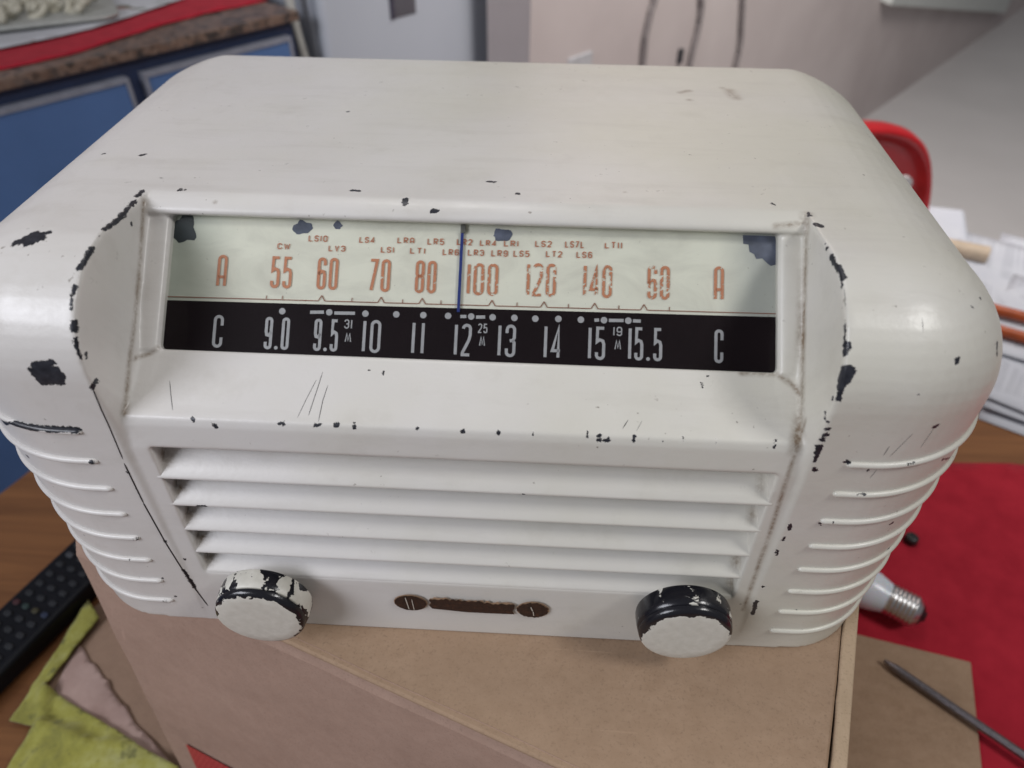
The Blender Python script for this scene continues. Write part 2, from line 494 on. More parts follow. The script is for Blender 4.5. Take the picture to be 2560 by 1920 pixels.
XW = 0.115; H = 0.171; DD = 0.276; W = 0.1852; RF = 0.052; RB = 0.046; RX = 0.047; RY = 0.036; RBK = 0.026
RZF = 0.034; RZS = 0.047; FL = 0.018; SL = 0.044; TAP = 0.006
def path_points():
    """right half of the cabinet outline seen from above: (x, y, nx, ny)"""
    L = [(XW, 0, 0, -1), (W - RF, 0, 0, -1)]
    for a in np.linspace(-90, 0, 19)[1:]:
        a = math.radians(a); L.append((W - RF + RF * math.cos(a), RF + RF * math.sin(a), math.cos(a), math.sin(a)))
    for k in (0.25, 0.5, 0.75):
        y = RF + (DD - RB - RF) * k; L.append((W + FL * k, y, 1, 0))
    for a in np.linspace(0, 90, 13):
        a = math.radians(a); L.append((W + FL - RB + RB * math.cos(a), DD - RB + RB * math.sin(a), math.cos(a), math.sin(a)))
    L.append((XW, DD, 0, 1))
    return L
PATH = path_points()
def surf(i_or_p, ph, z=None):
    x, y, nx, ny = i_or_p
    k = 1 - math.cos(ph)
    ry = RY if ny < 0 else RBK
    rz = (RZF if ny < 0 else RBK) * ny * ny + RZS * nx * nx
    X = x - RX * k * nx; Y = y - ry * k * ny
    Z = H - rz * (1 - math.sin(ph)) - SL * max(0.0, Y - 0.036)
    if z is not None:
        g = 1 - z / 0.12; rf = RF - 0.013 * g; w = W - 0.011 * g
        if ny < 0: return Vector((x, y, z)) if nx == 0 else Vector((w - rf + rf * nx, rf + rf * ny, z))
        return Vector((x - (W - w) * min(1, nx + 0.0), y, z))
    return Vector((X, Y, Z))
PH = [math.radians(a) for a in np.linspace(0, 90, 15)]
def wing(bm, sgn):
    cols = []
    for p in PATH:
        z0 = surf(p, 0).z
        col = [surf(p, 0, zz) for zz in (0.0, 0.02, 0.06, 0.10)] + [surf(p, ph) for ph in PH]
        cols.append([bm.verts.new((v.x * sgn, v.y, v.z)) for v in col])
    fs = []
    for A, Bv in zip(cols, cols[1:]):
        for k in range(len(A) - 1): fs.append(bm.faces.new((A[k], Bv[k], Bv[k + 1], A[k + 1])))
    fs.append(bm.faces.new([c[-1] for c in cols]))            # top
    fs.append(bm.faces.new([c[0] for c in cols][::-1]))       # bottom
    fs.append(bm.faces.new(cols[0] + cols[-1][::-1]))         # inner plane
    bmesh.ops.recalc_face_normals(bm, faces=fs)

# profile of the recessed centre, (y, z) from the top lip down
TOPC = [(0.0668, 0.1696), (0.0640, 0.1687), (0.0618, 0.1675), (0.0602, 0.1660), (0.0598, 0.1646), (0.0612, 0.1634), (0.0637, 0.1622)]
WB = (0.0629, 0.1628); WC = (0.0276, 0.1293)          # window top and bottom edge
tN = Vector((-0.68837, 0.72536)); 
def off(p, d): return (p[0] + tN.x * d, p[1] + tN.y * d)
LEDGE = (0.0036, 0.1193); EL = (0.0014, 0.1063)
BACK = [(y, z) for (_, y, z) in [tuple(surf((0, DD, 0, 1), ph)) for ph in PH]]
top_back = BACK[::-1]
def centre_profile(pocket_dial, pocket_grille, ridge=0.0):
    c = list(TOPC)
    if pocket_dial: c += [off((WB[0] + 0.0005, WB[1]), -0.006), off(WC, -0.006), off(WC, 0.0)]
    else: c += [off((WB[0] - .002, WB[1] - .002), ridge), off((WC[0] + .001, WC[1] + .001), ridge), off((WC[0] - .0015, WC[1] - 0.0004), 0)]
    c += [(0.0062, 0.1205), LEDGE, (0.0026, 0.1165), EL]
    if pocket_grille: c += [(0.020, 0.1063), (0.020, 0.034), (0.0008, 0.0350)]
    c += [(0.0006, 0.030), (0.0, 0.0), (DD, 0.0)] + BACK[::1]
    return c
bm = bmesh.new()
wing(bm, 1); wing(bm, -1)
XO = 0.1068
prism(bm, centre_profile(True, True), 'x', -XO, XO)
for s in (1, -1):
    # flat frame strip next to the window and louvres, the raised bead, and the low groove bottom
    prism(bm, centre_profile(False, False, -0.0010), 'x', s * 0.1066, s * 0.1170)
    # bead beside the window: convex, falling to the groove
    rings = []
    for (q, xg) in (((WB[0] + .002, WB[1] + .002), 0.1156), (((WB[0] + WC[0]) / 2, (WB[1] + WC[1]) / 2), 0.1154), ((WC[0] - .0008, WC[1] - .0006), 0.1142)):
        sec = [(0.1068, -0.004), (0.1070, 0.0004), (0.1077, 0.0012), (0.1088, 0.0016), (0.1110, 0.0015), (0.1132, 0.0012), (xg, 0.0008), (xg, -0.004)]
        rings.append([bm.verts.new((s * x, *off(q, h))) for x, h in sec])
    fs = [bm.faces.new(rings[0]), bm.faces.new(rings[-1][::-1])]
    for A, Bv in zip(rings, rings[1:]):
        for k in range(8): fs.append(bm.faces.new((A[k], A[(k + 1) % 8], Bv[(k + 1) % 8], Bv[k])))
    bmesh.ops.recalc_face_normals(bm, faces=fs)
    # flaring inner wall between the wing edge and the centre
    wp = [Vector((0, 0.0637, 0.1698))] + [surf((0, 0, 0, -1), ph) for ph in PH[::-1] if surf((0, 0, 0, -1), ph).y < 0.060] 
    prof = [(v.y, v.z) for v in wp] + [(0.0, 0.10), (0.0, 0.06), (0.0, 0.003)]
    inner = [(0.0640, 0.1660)]
    # matching points on the centre line
    def centre_at(t):
        pts = [(0.0629, 0.1650), (0.0629, 0.1628), (0.0276, 0.1293), (0.0036, 0.1193), (0.0014, 0.1063), (0.0, 0.003)]
        seg = [math.dist(a, b) for a, b in zip(pts, pts[1:])]; tot = sum(seg); d = t * tot
        for a, b, l in zip(pts, pts[1:], seg):
            if d <= l: k = d / l; return (a[0] + (b[0] - a[0]) * k, a[1] + (b[1] - a[1]) * k)
            d -= l
        return pts[-1]
    seg = [0.0]
    for a, b in zip(prof, prof[1:]): seg.append(seg[-1] + math.dist(a, b))
    rings = []
    for (yz, sl) in zip(prof, seg):
        t = sl / seg[-1]; q = centre_at(t)
        dx = 0.0001 + 0.0038 * min(1, max(0, (t - 0.20) / 0.20))
        rings.append([bm.verts.new(v) for v in ((s * XW, yz[0], yz[1]), (s * (XW - dx), q[0] + 0.002, q[1] - 0.001), (s * 0.118, q[0] + 0.002, q[1] - 0.001), (s * 0.118, yz[0] + .0002, yz[1] - .0002))])
    fs = []
    for A, Bv in zip(rings, rings[1:]):
        for k in range(4): fs.append(bm.faces.new((A[k], A[(k + 1) % 4], Bv[(k + 1) % 4], Bv[k])))
    fs.append(bm.faces.new(rings[0])); fs.append(bm.faces.new(rings[-1][::-1]))
    bmesh.ops.recalc_face_normals(bm, faces=fs)
cas = obj('casing', bm, M_paint)
m = cas.modifiers.new('re', 'REMESH'); m.mode = 'VOXEL'; m.voxel_size = 0.00066; m.adaptivity = 0
m = cas.modifiers.new('sm', 'SMOOTH'); m.factor = 0.5; m.iterations = 7
apply_mods(cas)
print('casing verts', len(cas.data.vertices))

# moulded ribs that run round the front corners
bm = bmesh.new(); bm.from_mesh(cas.data)
for sgn in (1, -1):
    for k in range(8):
        z = 0.1146 - 0.0144 * k
        pts = []; tp = []
        x = 0.1262
        while x < W - RF: pts.append((x, 0.0)); x += 0.0007 if x < 0.128 else 0.002
        g = max(0.0, 1 - z / 0.12); rf = RF - 0.013 * g; w = W - 0.011 * g
        for a in np.linspace(-90, 0, 30): pts.append((w - rf + rf * math.cos(math.radians(a)), rf + rf * math.sin(math.radians(a))))
        y = rf + 0.004
        while y < 0.20: pts.append((w + FL * max(0, y - RF) / (DD - RB - RF), y)); y += 0.01
        P3 = []
        for i, (px, py) in enumerate(pts):
            nxf = min(1, max(0, (px - (W - RF)) / RF))
            P3.append((px * sgn, py, z)); 
            tp.append((0.45, 0.85)[i] if i < 2 else 1.0)
        tube(bm, P3, 0.00125, 12, True, tp)
me = cas.data; bm.to_mesh(me); bm.free()
for p in me.polygons: p.use_smooth = True

# ---- wear and painted shade: polylines on the surface with a radius (metres)
CHIPS = [([(-0.11669,0.06587,0.16968),(-0.11665,0.06369,0.16977),(-0.1166,0.06154,0.16986)],0.001),([(-0.11587,0.05795,0.16994),(-0.11571,0.05574,0.16994),(-0.11557,0.05359,0.16993),(-0.11536,0.05134,0.16998),(-0.11525,0.04929,0.16995),(-0.11522,0.04708,0.16998),(-0.1152,0.04492,0.17),(-0.11518,0.0428,0.17001),(-0.11526,0.04107,0.17019),(-0.11533,0.03936,0.17036),(-0.1154,0.03766,0.17054),(-0.11545,0.03595,0.17073)],0.00073),([(-0.1155,0.02652,0.16955),(-0.11571,0.02424,0.16895)],0.00052),([(-0.11509,0.02753,0.16899),(-0.11513,0.02597,0.16868),(-0.11517,0.02442,0.16838),(-0.11525,0.02293,0.16805),(-0.11537,0.02152,0.16769),(-0.11574,0.02002,0.16729),(-0.11629,0.01876,0.16675)],0.00067),([(-0.116,0.01364,0.16354),(-0.11618,0.0125,0.16264),(-0.11638,0.0114,0.16173),(-0.11643,0.01041,0.16086),(-0.11655,0.00951,0.15993),(-0.11668,0.00862,0.159)],0.00066),([(-0.11556,0.00614,0.15546),(-0.11557,0.00496,0.15361)],0.00094),([(-0.1154,0.00363,0.15118),(-0.11542,0.00299,0.14959),(-0.1154,0.0023,0.14804),(-0.11528,0.00193,0.14657),(-0.11518,0.00157,0.14509)],0.00058),([(-0.11432,0.00194,0.13566),(-0.1146,0.001,0.13506),(-0.11507,0.00028,0.13425)],0.00089),([(-0.14061,0.02775,0.16938),(-0.1393,0.02824,0.1697),(-0.13802,0.02878,0.16999)],0.00126),([(-0.13845,0.02842,0.16986),(-0.13775,0.02913,0.17009),(-0.1371,0.02992,0.17029),(-0.13649,0.03076,0.17045),(-0.13588,0.03161,0.17061)],0.00189),([(-0.13632,0.02783,0.16995),(-0.13535,0.02848,0.17015),(-0.13443,0.0292,0.17032),(-0.13354,0.02996,0.17046)],0.00203),([(-0.13446,0.03177,0.1707),(-0.13312,0.0322,0.17077),(-0.13181,0.03268,0.17082)],0.00094),([(-0.13056,0.00061,0.14295),(-0.12859,0.00065,0.14314),(-0.12662,0.00068,0.14333),(-0.12465,0.00072,0.14352)],0.00136),([(-0.13182,0.00028,0.14098),(-0.13022,0.0003,0.14112),(-0.12862,0.00032,0.14125),(-0.12702,0.00034,0.14139),(-0.12542,0.00036,0.14153),(-0.12382,0.00039,0.14166)],0.00137),([(-0.13104,0.00014,0.13931),(-0.12943,0.00014,0.13929),(-0.12782,0.00014,0.13927),(-0.12621,0.00013,0.13925),(-0.1246,0.00013,0.13923),(-0.12299,0.00013,0.13921)],0.00153),([(-0.13036,1e-05,0.13671),(-0.12836,1e-05,0.13686),(-0.12636,1e-05,0.13701),(-0.12437,2e-05,0.13715)],0.00153),([(-0.11502,0.04877,0.16903)],0.00063),([(-0.11498,0.04997,0.16544)],0.00072),([(-0.10464,0.06731,0.16953),(-0.10461,0.06881,0.16951)],0.00058),([(-0.10251,0.06772,0.16955),(-0.10251,0.06897,0.16951)],0.00049),([(-0.04315,0.07187,0.16938),(-0.04083,0.07173,0.16938)],0.00069),([(-0.1156,0.03199,0.17051)],0.0003),([(-0.11517,0.07789,0.16913)],0.00043),([(-0.08241,0.003,0.11762),(-0.08137,0.00285,0.11716)],0.00088),([(-0.0887,0.00386,0.11927),(-0.08842,0.0033,0.11841)],0.00044),([(-0.05944,0.0036,0.11895),(-0.05822,0.00363,0.11899)],0.00042),([(-0.04732,0.00355,0.11887),(-0.04581,0.00365,0.11902)],0.00049),([(-0.04025,0.00361,0.11897)],0.0009),([(-0.03441,0.00438,0.11965),(-0.03434,0.00337,0.11855)],0.00034),([(-0.0322,0.02256,0.12723),(-0.03197,0.02108,0.12662)],0.00028),([(-0.02754,0.02229,0.12712),(-0.02725,0.02114,0.12664)],0.00042),([(-0.11467,0.00411,0.14538),(-0.1147,0.00299,0.14412)],0.00029),([(-0.16004,0.00763,0.10973),(-0.15333,0.00283,0.11425),(-0.15082,0.00184,0.11487),(-0.1487,0.00122,0.11512),(-0.14672,0.00071,0.11525),(-0.14483,0.00029,0.1153),(-0.1431,8e-05,0.11544),(-0.14138,-0.00012,0.11555),(-0.13972,-0.00027,0.11563),(-0.13808,-0.00039,0.11568),(-0.13647,-0.00048,0.11569),(-0.13489,-0.00056,0.11569),(-0.13317,-0.00053,0.11571),(-0.13146,-0.00049,0.11572),(-0.12975,-0.00045,0.11573),(-0.12804,-0.00041,0.11574),(-0.12662,-7e-05,0.11544)],0.00113),([(-0.15814,0.00657,0.0939)],0.00063),([(-0.11733,-0.0,0.09518)],0.0007),([(-0.11737,-0.0,0.08631)],0.00051),([(-0.11674,0.0,0.05499)],0.00066),([(-0.11526,6e-05,0.0366),(-0.11506,0.0001,0.03425),(-0.11488,0.00015,0.03184),(-0.11468,0.0002,0.02941),(-0.11449,0.00025,0.02696),(-0.11428,0.00029,0.02449),(-0.11407,0.00032,0.02201)],0.00047),([(-0.12796,-0.00113,0.10063)],0.00081),([(-0.12814,-0.00116,0.05735),(-0.12639,-0.00064,0.05679)],0.00044),([(-0.13446,-0.00097,0.04333)],0.00046),([(-0.15233,0.00382,0.05146)],0.00047),([(-0.1246,-0.0,0.01661)],0.00073),([(-0.12915,-0.00104,0.01447)],0.00061),([(-0.12574,-0.0,0.02957)],0.00059),([(-0.13607,3e-05,0.02945)],0.00048),([(-0.09737,0.00103,0.07666),(-0.09571,0.00104,0.07665)],0.00041),([(-0.12674,-0.00091,0.05713)],0.00054),([(-0.1344,-0.00103,0.04328)],0.00057),([(-0.09809,0.00104,0.07664),(-0.0952,0.00102,0.07676)],0.0005),([(-0.04583,0.00744,0.06815)],0.00048),([(-0.0386,0.00219,0.03606)],0.00069),([(-0.01331,0.00367,0.11905)],0.00054),([(0.00152,0.00352,0.11881)],0.00074),([(0.01314,0.00355,0.11887)],0.0006),([(-0.08871,0.00602,0.08183)],0.00033),([(-0.06207,0.00622,0.09678)],0.0003),([(-0.08881,0.00369,0.11908)],0.00052),([(-0.11276,0.00073,0.04302)],0.00055),([(0.02438,0.00418,0.11953),(0.02444,0.00325,0.11829)],0.0004),([(0.04241,0.00472,0.11981),(0.04241,0.0034,0.11862)],0.00023),([(0.04639,0.00365,0.11902)],0.0006),([(0.0462,0.00299,0.11759),(0.04914,0.00304,0.11772)],0.00074),([(0.04919,0.0034,0.11861)],0.00054),([(0.05778,0.00397,0.11938),(0.05776,0.00317,0.11809)],0.0003),([(0.07354,0.00413,0.11949),(0.07361,0.00333,0.11847)],0.00024),([(0.08406,0.00426,0.11957),(0.08415,0.00322,0.11821)],0.00028),([(0.10315,0.00451,0.11971),(0.10308,0.00317,0.11807)],0.00032),([(0.06702,0.00321,0.11819)],0.00027),([(0.0222,0.00114,0.09121)],0.0005),([(0.02088,0.00593,0.08177)],0.00045),([(0.04813,0.00787,0.08317)],0.00045),([(0.08614,0.00364,0.0799)],0.00038),([(0.08429,0.00564,0.06686)],0.00032),([(0.07672,0.00607,0.05297)],0.00041),([(0.09748,0.00467,0.05191)],0.00059),([(0.11639,0.0,0.08292),(0.11679,0.0,0.08019)],0.00047),([(0.1166,0.0,0.076),(0.11635,0.0,0.07397)],0.00048),([(0.11595,0.0,0.06733),(0.11658,0.0,0.06484)],0.00049),([(0.11642,0.0,0.04443)],0.00061),([(0.11629,0.0,0.03394),(0.11635,0.0,0.03091),(0.11641,0.0,0.02783),(0.11647,0.0,0.02471)],0.00073),([(0.12593,-0.0,0.11589)],0.00073),([(0.13402,-0.0007,0.1012),(0.13613,-0.00061,0.10123)],0.00046),([(0.12661,-0.0,0.08418)],0.00047),([(0.1299,-0.00111,0.08633)],0.00039),([(0.15421,0.00458,0.08047)],0.00067),([(0.13542,-0.00117,0.07156)],0.00049),([(0.13829,-0.0009,0.07088)],0.00041),([(0.16288,0.01024,0.05866)],0.00063),([(0.13911,6e-05,0.01501)],0.00038),([(0.13311,1e-05,0.02957)],0.00037),([(0.11597,0.06565,0.16968),(0.11568,0.0627,0.1697)],0.00046),([(0.116,0.05703,0.16999),(0.11674,0.05451,0.17017)],0.00068),([(0.11705,0.0556,0.17013),(0.11775,0.05456,0.17018)],0.00037),([(0.11532,0.04328,0.17025)],0.00057),([(0.11511,0.04077,0.16992)],0.00057),([(0.11505,0.03582,0.1697),(0.11505,0.03381,0.1696),(0.11505,0.03182,0.16951),(0.11509,0.03003,0.16948),(0.11517,0.02837,0.16938)],0.00077),([(0.11532,0.02949,0.16998),(0.11546,0.02738,0.16969),(0.1157,0.02551,0.16927)],0.0011),([(0.11524,0.02526,0.16878),(0.1152,0.02376,0.16814),(0.11517,0.02227,0.1675)],0.00061),([(0.115,0.01209,0.16057),(0.11499,0.01082,0.15937),(0.115,0.00957,0.15815)],0.00033),([(0.11508,0.0079,0.15676),(0.11507,0.00715,0.15567),(0.11506,0.0064,0.15456)],0.00085),([(0.11593,0.00709,0.15709)],0.00092),([(0.11627,0.00301,0.15041),(0.11596,0.00255,0.14928),(0.1157,0.00218,0.14808)],0.00224),([(0.11503,0.00285,0.14782),(0.11495,0.00244,0.14641),(0.11489,0.00207,0.14494)],0.0008),([(0.11537,0.00183,0.1466),(0.11535,0.00139,0.14509),(0.11539,0.00104,0.14348),(0.11539,0.00064,0.14191)],0.001),([(0.11462,0.0023,0.14112),(0.11463,0.00182,0.13971)],0.0004),([(0.11419,0.00221,0.13483),(0.1143,0.00151,0.13283)],0.00048),([(0.11487,0.00043,0.13266)],0.00055),([(0.11573,2e-05,0.12993)],0.00083),([(0.11604,0.0,0.12736)],0.00076),([(0.11581,1e-05,0.12494)],0.00084),([(0.11563,2e-05,0.12208),(0.11561,3e-05,0.11919)],0.00092),([(0.11563,2e-05,0.11752),(0.11594,0.0,0.11502)],0.00064),([(0.1169,0.0,0.11164)],0.00094),([(0.10501,0.07249,0.16935),(0.10581,0.07135,0.16939)],0.00062),([(0.14881,0.00732,0.15256)],0.0012),([(0.16755,0.0208,0.15007),(0.1676,0.01968,0.14881),(0.16778,0.01872,0.14743)],0.00061),([(0.1611,0.0284,0.16116)],0.00045),([(0.15587,0.02207,0.16172)],0.00051),([(0.13812,0.00113,0.14415)],0.00042),([(0.13128,0.00124,0.14568)],0.00034),([(0.08102,0.02299,0.1274),(0.08101,0.02121,0.12667)],0.00032),([(0.08322,0.02544,0.12841)],0.00043),([(0.12561,-0.0,0.11598),(0.12639,-0.0,0.11568)],0.00065),([(0.14502,0.0009,0.11573),(0.14686,0.00103,0.11553),(0.14879,0.00128,0.11522)],0.00045),([(0.13408,4e-05,0.11244)],0.00044),([(0.14885,0.00246,0.13018),(0.14952,0.00267,0.13079)],0.00037),([(0.16239,0.00915,0.1092),(0.16518,0.01129,0.10763),(0.16983,0.01567,0.10383),(0.17364,0.01896,0.10113)],0.00042),([(-0.06541,0.15975,0.16553)],0.00091),([(-0.13336,0.09914,0.16822),(-0.13172,0.10077,0.16815)],0.00072),([(-0.14911,0.10101,0.16772)],0.00074),([(0.00405,0.08394,0.16885),(0.0068,0.08372,0.16886)],0.0008),([(0.0161,0.07393,0.16929)],0.00096),([(-0.02332,0.06605,0.16934),(-0.02309,0.06434,0.16879)],0.00095),([(-0.01294,0.06195,0.16753),(-0.01165,0.06198,0.16756)],0.00084),([(-0.04353,0.07227,0.16936),(-0.04147,0.07202,0.16937)],0.00079),([(-0.00048,0.0739,0.16929)],0.00058),([(-0.10425,0.06769,0.16955)],0.00084),([(-0.03859,0.00209,0.03597)],0.00067),([(-0.00897,0.00452,0.03808)],0.00055)]
DIRT_SHADE = [([(0.11517,0.0643,0.16953),(0.11485,0.06228,0.16866),(0.11474,0.06082,0.16751),(0.11476,0.05967,0.16621),(0.1149,0.0588,0.16476),(0.11497,0.05777,0.16339),(0.11497,0.05656,0.16212),(0.11496,0.05534,0.16085),(0.11496,0.05413,0.15959),(0.11495,0.05291,0.15832),(0.11495,0.0517,0.15706),(0.11494,0.05049,0.15579),(0.11493,0.04935,0.15455),(0.11493,0.04822,0.15331),(0.11492,0.04708,0.15206),(0.11491,0.04595,0.15082),(0.11491,0.04482,0.14957),(0.1149,0.04369,0.14833),(0.1149,0.04256,0.14708),(0.11488,0.04141,0.14586),(0.11487,0.04027,0.14462),(0.11487,0.03914,0.14338),(0.11485,0.03799,0.14216),(0.11484,0.03679,0.14097),(0.11474,0.03541,0.13991),(0.11459,0.0339,0.13895),(0.11447,0.03248,0.13794),(0.11435,0.03105,0.13694),(0.11422,0.02962,0.13595),(0.11407,0.02813,0.13502),(0.11394,0.02672,0.13403),(0.11378,0.02523,0.13312),(0.11366,0.02381,0.13215),(0.11349,0.02231,0.13125),(0.11336,0.02105,0.13029),(0.1132,0.01973,0.12939),(0.11306,0.01846,0.12844),(0.1129,0.01715,0.12755),(0.11274,0.01584,0.12665),(0.11257,0.0145,0.12579),(0.1124,0.01317,0.12493),(0.11216,0.01211,0.12392),(0.11184,0.0109,0.12305),(0.11148,0.00959,0.12229),(0.11108,0.00823,0.12158),(0.1107,0.00689,0.12085),(0.11029,0.0055,0.12018),(0.1099,0.00414,0.1195),(0.10975,0.00327,0.11834),(0.10978,0.00274,0.11683)],0.00323),([(0.10747,0.02596,0.12906),(0.10855,0.02523,0.12863),(0.1096,0.02447,0.12822),(0.11062,0.02366,0.12787),(0.11163,0.0228,0.12755),(0.11229,0.02143,0.12717),(0.11279,0.01975,0.12706),(0.11292,0.01735,0.12759)],0.00176),([(0.1046,0.06083,0.16656),(0.10612,0.06097,0.16671),(0.10765,0.06112,0.16685),(0.10917,0.06128,0.167),(0.1107,0.06144,0.16714),(0.11223,0.0616,0.16727),(0.11374,0.06172,0.16743)],0.00168),([(0.09463,0.02678,0.12892),(0.09628,0.0268,0.12892),(0.09794,0.02683,0.12893),(0.0996,0.02686,0.12893),(0.10125,0.02688,0.12893),(0.10291,0.02691,0.12894),(0.10457,0.02694,0.12894),(0.10616,0.02683,0.12906)],0.00161),([(-0.11482,0.06123,0.16802),(-0.11479,0.06007,0.16686),(-0.11488,0.0591,0.16559),(-0.11496,0.05813,0.16433),(-0.11497,0.05704,0.16313),(-0.11497,0.05592,0.16194),(-0.11496,0.05481,0.16076),(-0.11496,0.0537,0.15957),(-0.11495,0.05259,0.15839),(-0.11495,0.05148,0.1572),(-0.11494,0.05036,0.15602),(-0.11494,0.04925,0.15484),(-0.11493,0.04814,0.15365),(-0.11492,0.04703,0.15247),(-0.11492,0.04582,0.1513),(-0.11492,0.04462,0.15012),(-0.11492,0.04342,0.14894),(-0.11492,0.04222,0.14777),(-0.11492,0.04102,0.1466),(-0.11492,0.03982,0.14543),(-0.11492,0.03862,0.14426),(-0.1149,0.03741,0.1431),(-0.11488,0.03619,0.14195),(-0.11482,0.03491,0.14085),(-0.11466,0.0335,0.13985),(-0.11454,0.03215,0.13881),(-0.11439,0.03075,0.13781),(-0.11427,0.02936,0.1369),(-0.11412,0.02794,0.13602),(-0.11401,0.02656,0.13511),(-0.11386,0.02516,0.13423),(-0.11374,0.02378,0.13334),(-0.1136,0.02238,0.13248),(-0.11347,0.02101,0.1316),(-0.11333,0.01963,0.13074),(-0.11319,0.01825,0.12988),(-0.11306,0.01688,0.12902),(-0.11291,0.01559,0.12811),(-0.11278,0.01433,0.12718),(-0.11262,0.01303,0.12629),(-0.11249,0.01176,0.12537),(-0.11232,0.01047,0.12448),(-0.11219,0.00921,0.12357),(-0.112,0.00789,0.12273),(-0.11195,0.00675,0.12172),(-0.11191,0.00562,0.1207),(-0.1118,0.0044,0.11978)],0.00214),([(-0.10734,0.02702,0.12996),(-0.10834,0.02602,0.1295),(-0.10957,0.02537,0.12875),(-0.11091,0.02491,0.12845),(-0.11215,0.02432,0.12825),(-0.11302,0.02324,0.12846),(-0.11328,0.02137,0.12935)],0.00143),([(0.1052,0.00733,0.09757),(0.10463,0.00612,0.09671),(0.10406,0.00492,0.09583),(0.10354,0.00382,0.09486)],0.00226),([(0.10511,0.00584,0.0817),(0.10427,0.00454,0.08069),(0.10346,0.00331,0.07961)],0.00235),([(0.10515,0.00604,0.05295),(0.10477,0.00441,0.05168)],0.00322),([(0.10558,0.00622,0.03935),(0.10626,0.00404,0.03766)],0.00334),([(0.11247,0.00868,0.12534),(0.11228,0.00815,0.12416),(0.11207,0.00759,0.12301),(0.11188,0.00705,0.12183),(0.11159,0.00633,0.12082),(0.11113,0.00529,0.12012),(0.11063,0.00416,0.11951),(0.11031,0.00338,0.11856),(0.11014,0.0029,0.11731),(0.11005,0.00255,0.11592),(0.11003,0.00235,0.11437),(0.11002,0.00216,0.11278),(0.11001,0.00197,0.11119),(0.11,0.00179,0.10958),(0.10999,0.0016,0.10796),(0.11,0.00143,0.1063),(0.11006,0.00138,0.1045),(0.11015,0.00136,0.10265),(0.11023,0.00134,0.10077),(0.11031,0.00132,0.09888),(0.1104,0.0013,0.09697),(0.11049,0.00128,0.09504),(0.11057,0.00126,0.09309),(0.11066,0.00124,0.09112),(0.11075,0.00122,0.08913),(0.11084,0.0012,0.08712),(0.11093,0.00118,0.08508),(0.11102,0.00116,0.08303),(0.11111,0.00113,0.08095),(0.1112,0.00111,0.07885),(0.11126,0.00109,0.07675),(0.11132,0.00107,0.07463),(0.11138,0.00105,0.07248),(0.11144,0.00102,0.07031),(0.1115,0.001,0.06812),(0.11156,0.00098,0.0659),(0.11162,0.00095,0.06366),(0.11168,0.00093,0.06139),(0.11174,0.00091,0.0591),(0.11181,0.00088,0.05678),(0.11187,0.00086,0.05444),(0.11194,0.00083,0.05206),(0.112,0.00081,0.04966),(0.11207,0.00079,0.04723),(0.11214,0.00076,0.04478),(0.1122,0.00073,0.0423),(0.11227,0.0007,0.03979),(0.11234,0.00068,0.03725),(0.11241,0.00064,0.03469),(0.11248,0.00062,0.03209),(0.11255,0.00058,0.02947),(0.11261,0.00053,0.02684)],0.00144),([(-0.1066,0.00655,0.09896),(-0.10625,0.00661,0.09706),(-0.10506,0.0056,0.09633)],0.00421),([(-0.1066,0.00721,0.08281),(-0.10593,0.00621,0.08197),(-0.10521,0.00516,0.08121)],0.00436),([(-0.10645,0.00678,0.06768),(-0.10535,0.00463,0.06607)],0.00451),([(-0.10581,0.00634,0.05316),(-0.10515,0.00468,0.05192)],0.00466),([(-0.10594,0.00632,0.03942),(-0.10526,0.00461,0.03816)],0.00481),([(0.11627,0.20924,0.16337),(0.11656,0.20478,0.16357),(0.11685,0.2004,0.16376),(0.11714,0.19612,0.16395)],0.0047),([(0.11349,0.21303,0.1632)],0.00266),([(0.09397,0.19113,0.16416)],0.00278),([(0.09114,0.20307,0.16364),(0.09345,0.20484,0.16356),(0.09578,0.20663,0.16348)],0.00289),([(-0.08995,0.06275,0.16802)],0.00122),([(0.05426,0.07805,0.16911)],0.00117)]  # grime in the grooves; louvre-end and right-recess entries also paint shade
